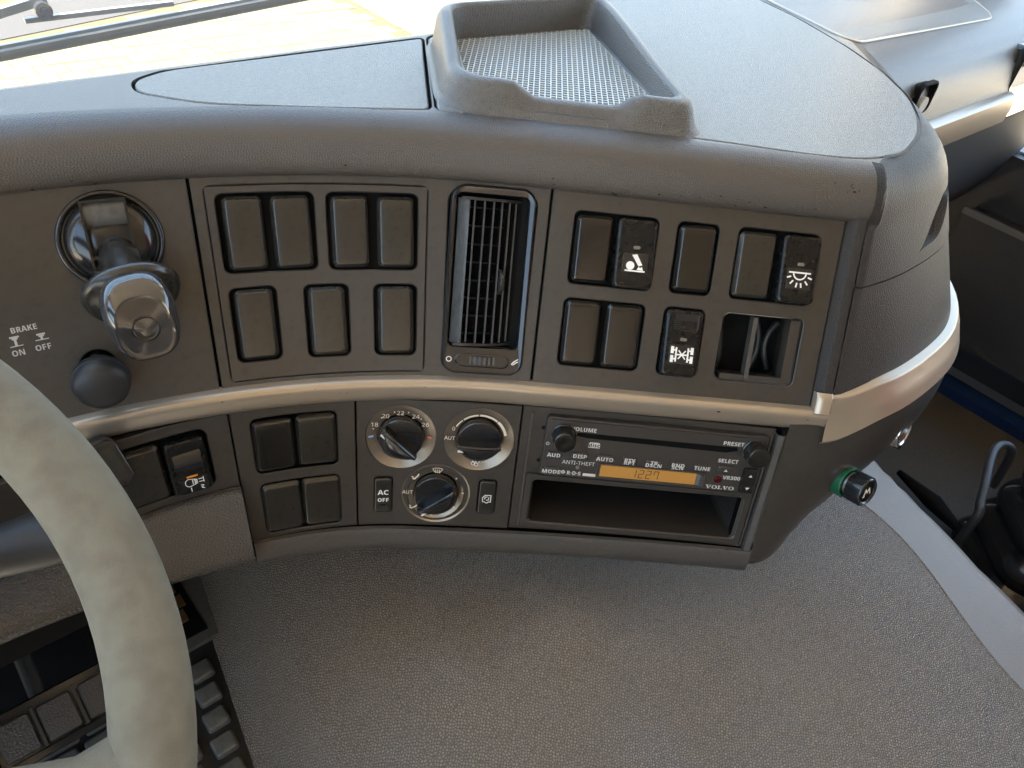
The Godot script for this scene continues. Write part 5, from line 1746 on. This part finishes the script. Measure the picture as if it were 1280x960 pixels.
func passenger_side() -> void:
	seat("added_driver_seat", "unseen tan driver seat added behind the wheel to bounce warm light", A.seat, -290)  # added out of view; its sunlit tan cloth bounces warm light forward
	seat("added_red_seat", "unseen dark red passenger seat, a guess added for reddish reflections", A.seat_red, 1300)  # added out of view on a guess, to give reddish reflections
	var t := thing("passenger_dashboard", "grey passenger side dashboard with a silver strip, beyond the console", "dashboard", Transform3D(Basis(), tk(1.35, -0.4, 0.4)))
	var pr := [[760, -236], [600, -237], [500, -239], [455, -242], [425, -248], [400, -257], [384, -270], [375, -288], [370, -308], [366, -330]]
	var m := M.new()
	m.grid(40, pr.size() - 1, func(a, b):
		var q := prof(pr, b)
		return tk(lerpf(860, 1758, a), q.y, q.x), false)
	m.crease = 60
	wpart(t, "padded_top", m, A.pass_top)
	m = M.new()
	var st := [[368, -326], [358, -327], [353, -331], [352, -350], [354, -368], [362, -372]]
	m.grid(20, st.size() - 1, func(a, b):
		var q := prof(st, b)
		return tk(lerpf(860, 1345, a), q.y, q.x), false)
	wpart(t, "trim_strip", m, A.trim)
	m = M.new()
	var lo := [[364, -371], [366, -380], [372, -388], [392, -470], [420, -560], [460, -640], [560, -700], [700, -720]]
	m.grid(20, lo.size() - 1, func(a, b):
		var q := prof(lo, b)
		return tk(lerpf(860, 1758, a), q.y, q.x), false)
	m.crease = 50
	wpart(t, "glove_box", m, A.door)
	# inset lid on the top with a pale seam
	var lid := rounded([Vector2(960, 448), Vector2(1352, 438), Vector2(1412, 505), Vector2(1380, 620), Vector2(1000, 640)], [30, 20, 30, 60, 60])
	m = M.new()
	for i in lid.size():
		var a := lid[i]; var b := lid[(i + 1) % lid.size()]
		m.tube([tk(a.x, prof_y(pr, a.y) + 0.4, a.y), tk(b.x, prof_y(pr, b.y) + 0.4, b.y)], 1.8, 6, false)
	wpart(t, "lid_seam", m, A.trim)
	var ps := M.new()
	flat_lid(ps, lid, pr)
	wpart(t, "lid", ps, A.cover)
	# little opening low on the front and the vent at the far end
	m = M.new()
	var hx := Transform3D(Basis(RT, Vector3.UP, FW * -1), tk(1040, -292, 371))
	m.loft([rr(46, 40, 9, -3, 5), rr(46, 40, 9, 3, 5), rr(43, 37, 8, 4, 5), rr(39, 33, 7, 3, 5), rr(38, 32, 7, -12, 5)].map(func(r): return hx * r), false, true)
	wpart(t, "opening", m, A.dark)
	m = M.new(); m.tube([tk(1034, -298, 364), tk(1034, -298, 370)], 10.0, 16)
	wpart(t, "pale_button", m, A.grey_print)
	var v := thing("air_vent", "black passenger air vent at the right edge of the picture", "air vent", Transform3D(Basis(RT, Vector3.UP, FW * -1), tk(1.392, -0.293, 0.372)))
	m = M.new()
	m.loft([rr(112, 74, 12, -4, 6), rr(112, 74, 12, 3, 6), rr(108, 70, 11, 6, 6), rr(98, 58, 8, 5, 6), rr(95, 55, 7, -20, 6)], false, true)
	part(v, "bezel", m, A.gloss)
	for i in 5:
		m = M.new(); m.box(Vector3(0, -22 + i * 11.0, -4), Vector3(94, 2, 14), Transform3D(Basis(Vector3.RIGHT, 0.25), Vector3()))
		part(v, "slat", m, A.louvre_side)
	# door with a pocket, its painted sill, and things on the floor
	t = thing("passenger_door", "dark passenger door with a pale lined pocket beyond the footwell", "door", Transform3D(Basis(), tk(1.74, -1.0, 0.0)))
	m = M.new(); slab(m, 1735, 1758, -985, -525, -900, 690)
	wpart(t, "door_panel", m, A.door)
	m = M.new(); slab(m, 1672, 1734, -900, -640, -500, 420)
	wpart(t, "door_pocket", m, A.door)
	m = M.new(); slab(m, 1668, 1680, -640, -630, -505, 425)
	wpart(t, "pocket_edge", m, A.door_pale)
	m = M.new(); slab(m, 1722, 1733, -560, -480, 60, 330)
	wpart(t, "pale_panel", m, A.door_pale)
	m = M.new(); slab(m, 1650, 1734, -470, -430, -300, 330)
	wpart(t, "armrest", m, A.door)
	m = M.new(); slab(m, 1652, 1700, -1020, -985, -700, 690)
	t = thing("door_sill", "bright blue painted door sill along the passenger footwell", "door sill", Transform3D(Basis(), tk(1.68, -1.0, 0.0)))
	wpart(t, "sill_plate", m, A.blue)
	m = M.new(); slab(m, 960, 1650, -1019, -1008, -600, 690)
	t = thing("passenger_floor_mat", "dark brown worn mat on the passenger floor", "floor mat", Transform3D(Basis(), tk(1.3, -1.01, 0.1)))
	wpart(t, "mat_sheet", m, A.floor)
	m = M.new(); m.tube([tk(1250, -985, 40), tk(1270, -975, 120), tk(1300, -985, 200)], [5, 16, 6], 10)
	t = thing("black_strap", "limp black strap lying on the passenger floor mat", "strap", Transform3D(Basis(), tk(1.27, -1.0, 0.12)))
	wpart(t, "strap", m, A.dark)
	# seat suspension gaiter and the bent bar beside it
	t = thing("rubber_gaiter", "ribbed black rubber gaiter at the right edge beside the engine hump", "gaiter", Transform3D(Basis(Vector3.RIGHT, -PI / 2), tk(1.27, -1.01, -0.05)))
	m = M.new()
	var rings := []
	for i in 41:
		var k := i / 40.0
		var wv := 10 * absf(sin(k * PI * 5))
		rings.append(rr(lerpf(190, 120, k) + wv * 2, lerpf(190, 120, k) + wv * 2, 50, k * 290, 8))
	m.loft(rings, false, true); m.crease = 60
	part(t, "bellows", m, A.gloss)
	t = thing("bent_bar", "bent grey metal bar standing beside the rubber gaiter", "bar", Transform3D(Basis(), tk(1.0, -1.0, 0.06)))
	m = M.new()
	var pts := [Vector3(640, -1000, -735), Vector3(648, -760, -737), Vector3(656, -720, -762), Vector3(688, -700, -835), Vector3(714, -700, -860), Vector3(735, -716, -862), Vector3(760, -800, -880)]
	var path := []
	for i in pts.size() - 1:
		for k in 6:
			path.append(catmull(pts[max(i - 1, 0)], pts[i], pts[i + 1], pts[min(i + 2, pts.size() - 1)], k / 6.0))
	path.append(pts[pts.size() - 1])
	m.tube(path, 6.0, 14)
	wpart(t, "bar", m, A.rubber)

func catmull(a: Vector3, b: Vector3, c: Vector3, d: Vector3, t: float) -> Vector3:
	return 0.5 * ((2 * b) + (c - a) * t + (2 * a - 5 * b + 4 * c - d) * t * t + (3 * b - a - 3 * c + d) * t * t * t)

func prof_y(p: Array, f: float) -> float:
	for i in p.size() - 1:
		if f <= p[i][0] and f >= p[i + 1][0]: return lerpf(p[i + 1][1], p[i][1], (f - p[i + 1][0]) / (p[i][0] - p[i + 1][0]))
	return p[0][1]

func flat_lid(m: M, poly: PackedVector2Array, pr: Array) -> void:
	var t := Geometry2D.triangulate_polygon(poly)
	for i in range(0, t.size(), 3):
		var a := poly[t[i]]; var b := poly[t[i + 1]]; var c := poly[t[i + 2]]
		if (b - a).cross(c - a) < 0:
			var q := b; b = c; c = q
		m.tri(tk(a.x, prof_y(pr, a.y) + 1.2, a.y), tk(b.x, prof_y(pr, b.y) + 1.2, b.y), tk(c.x, prof_y(pr, c.y) + 1.2, c.y))
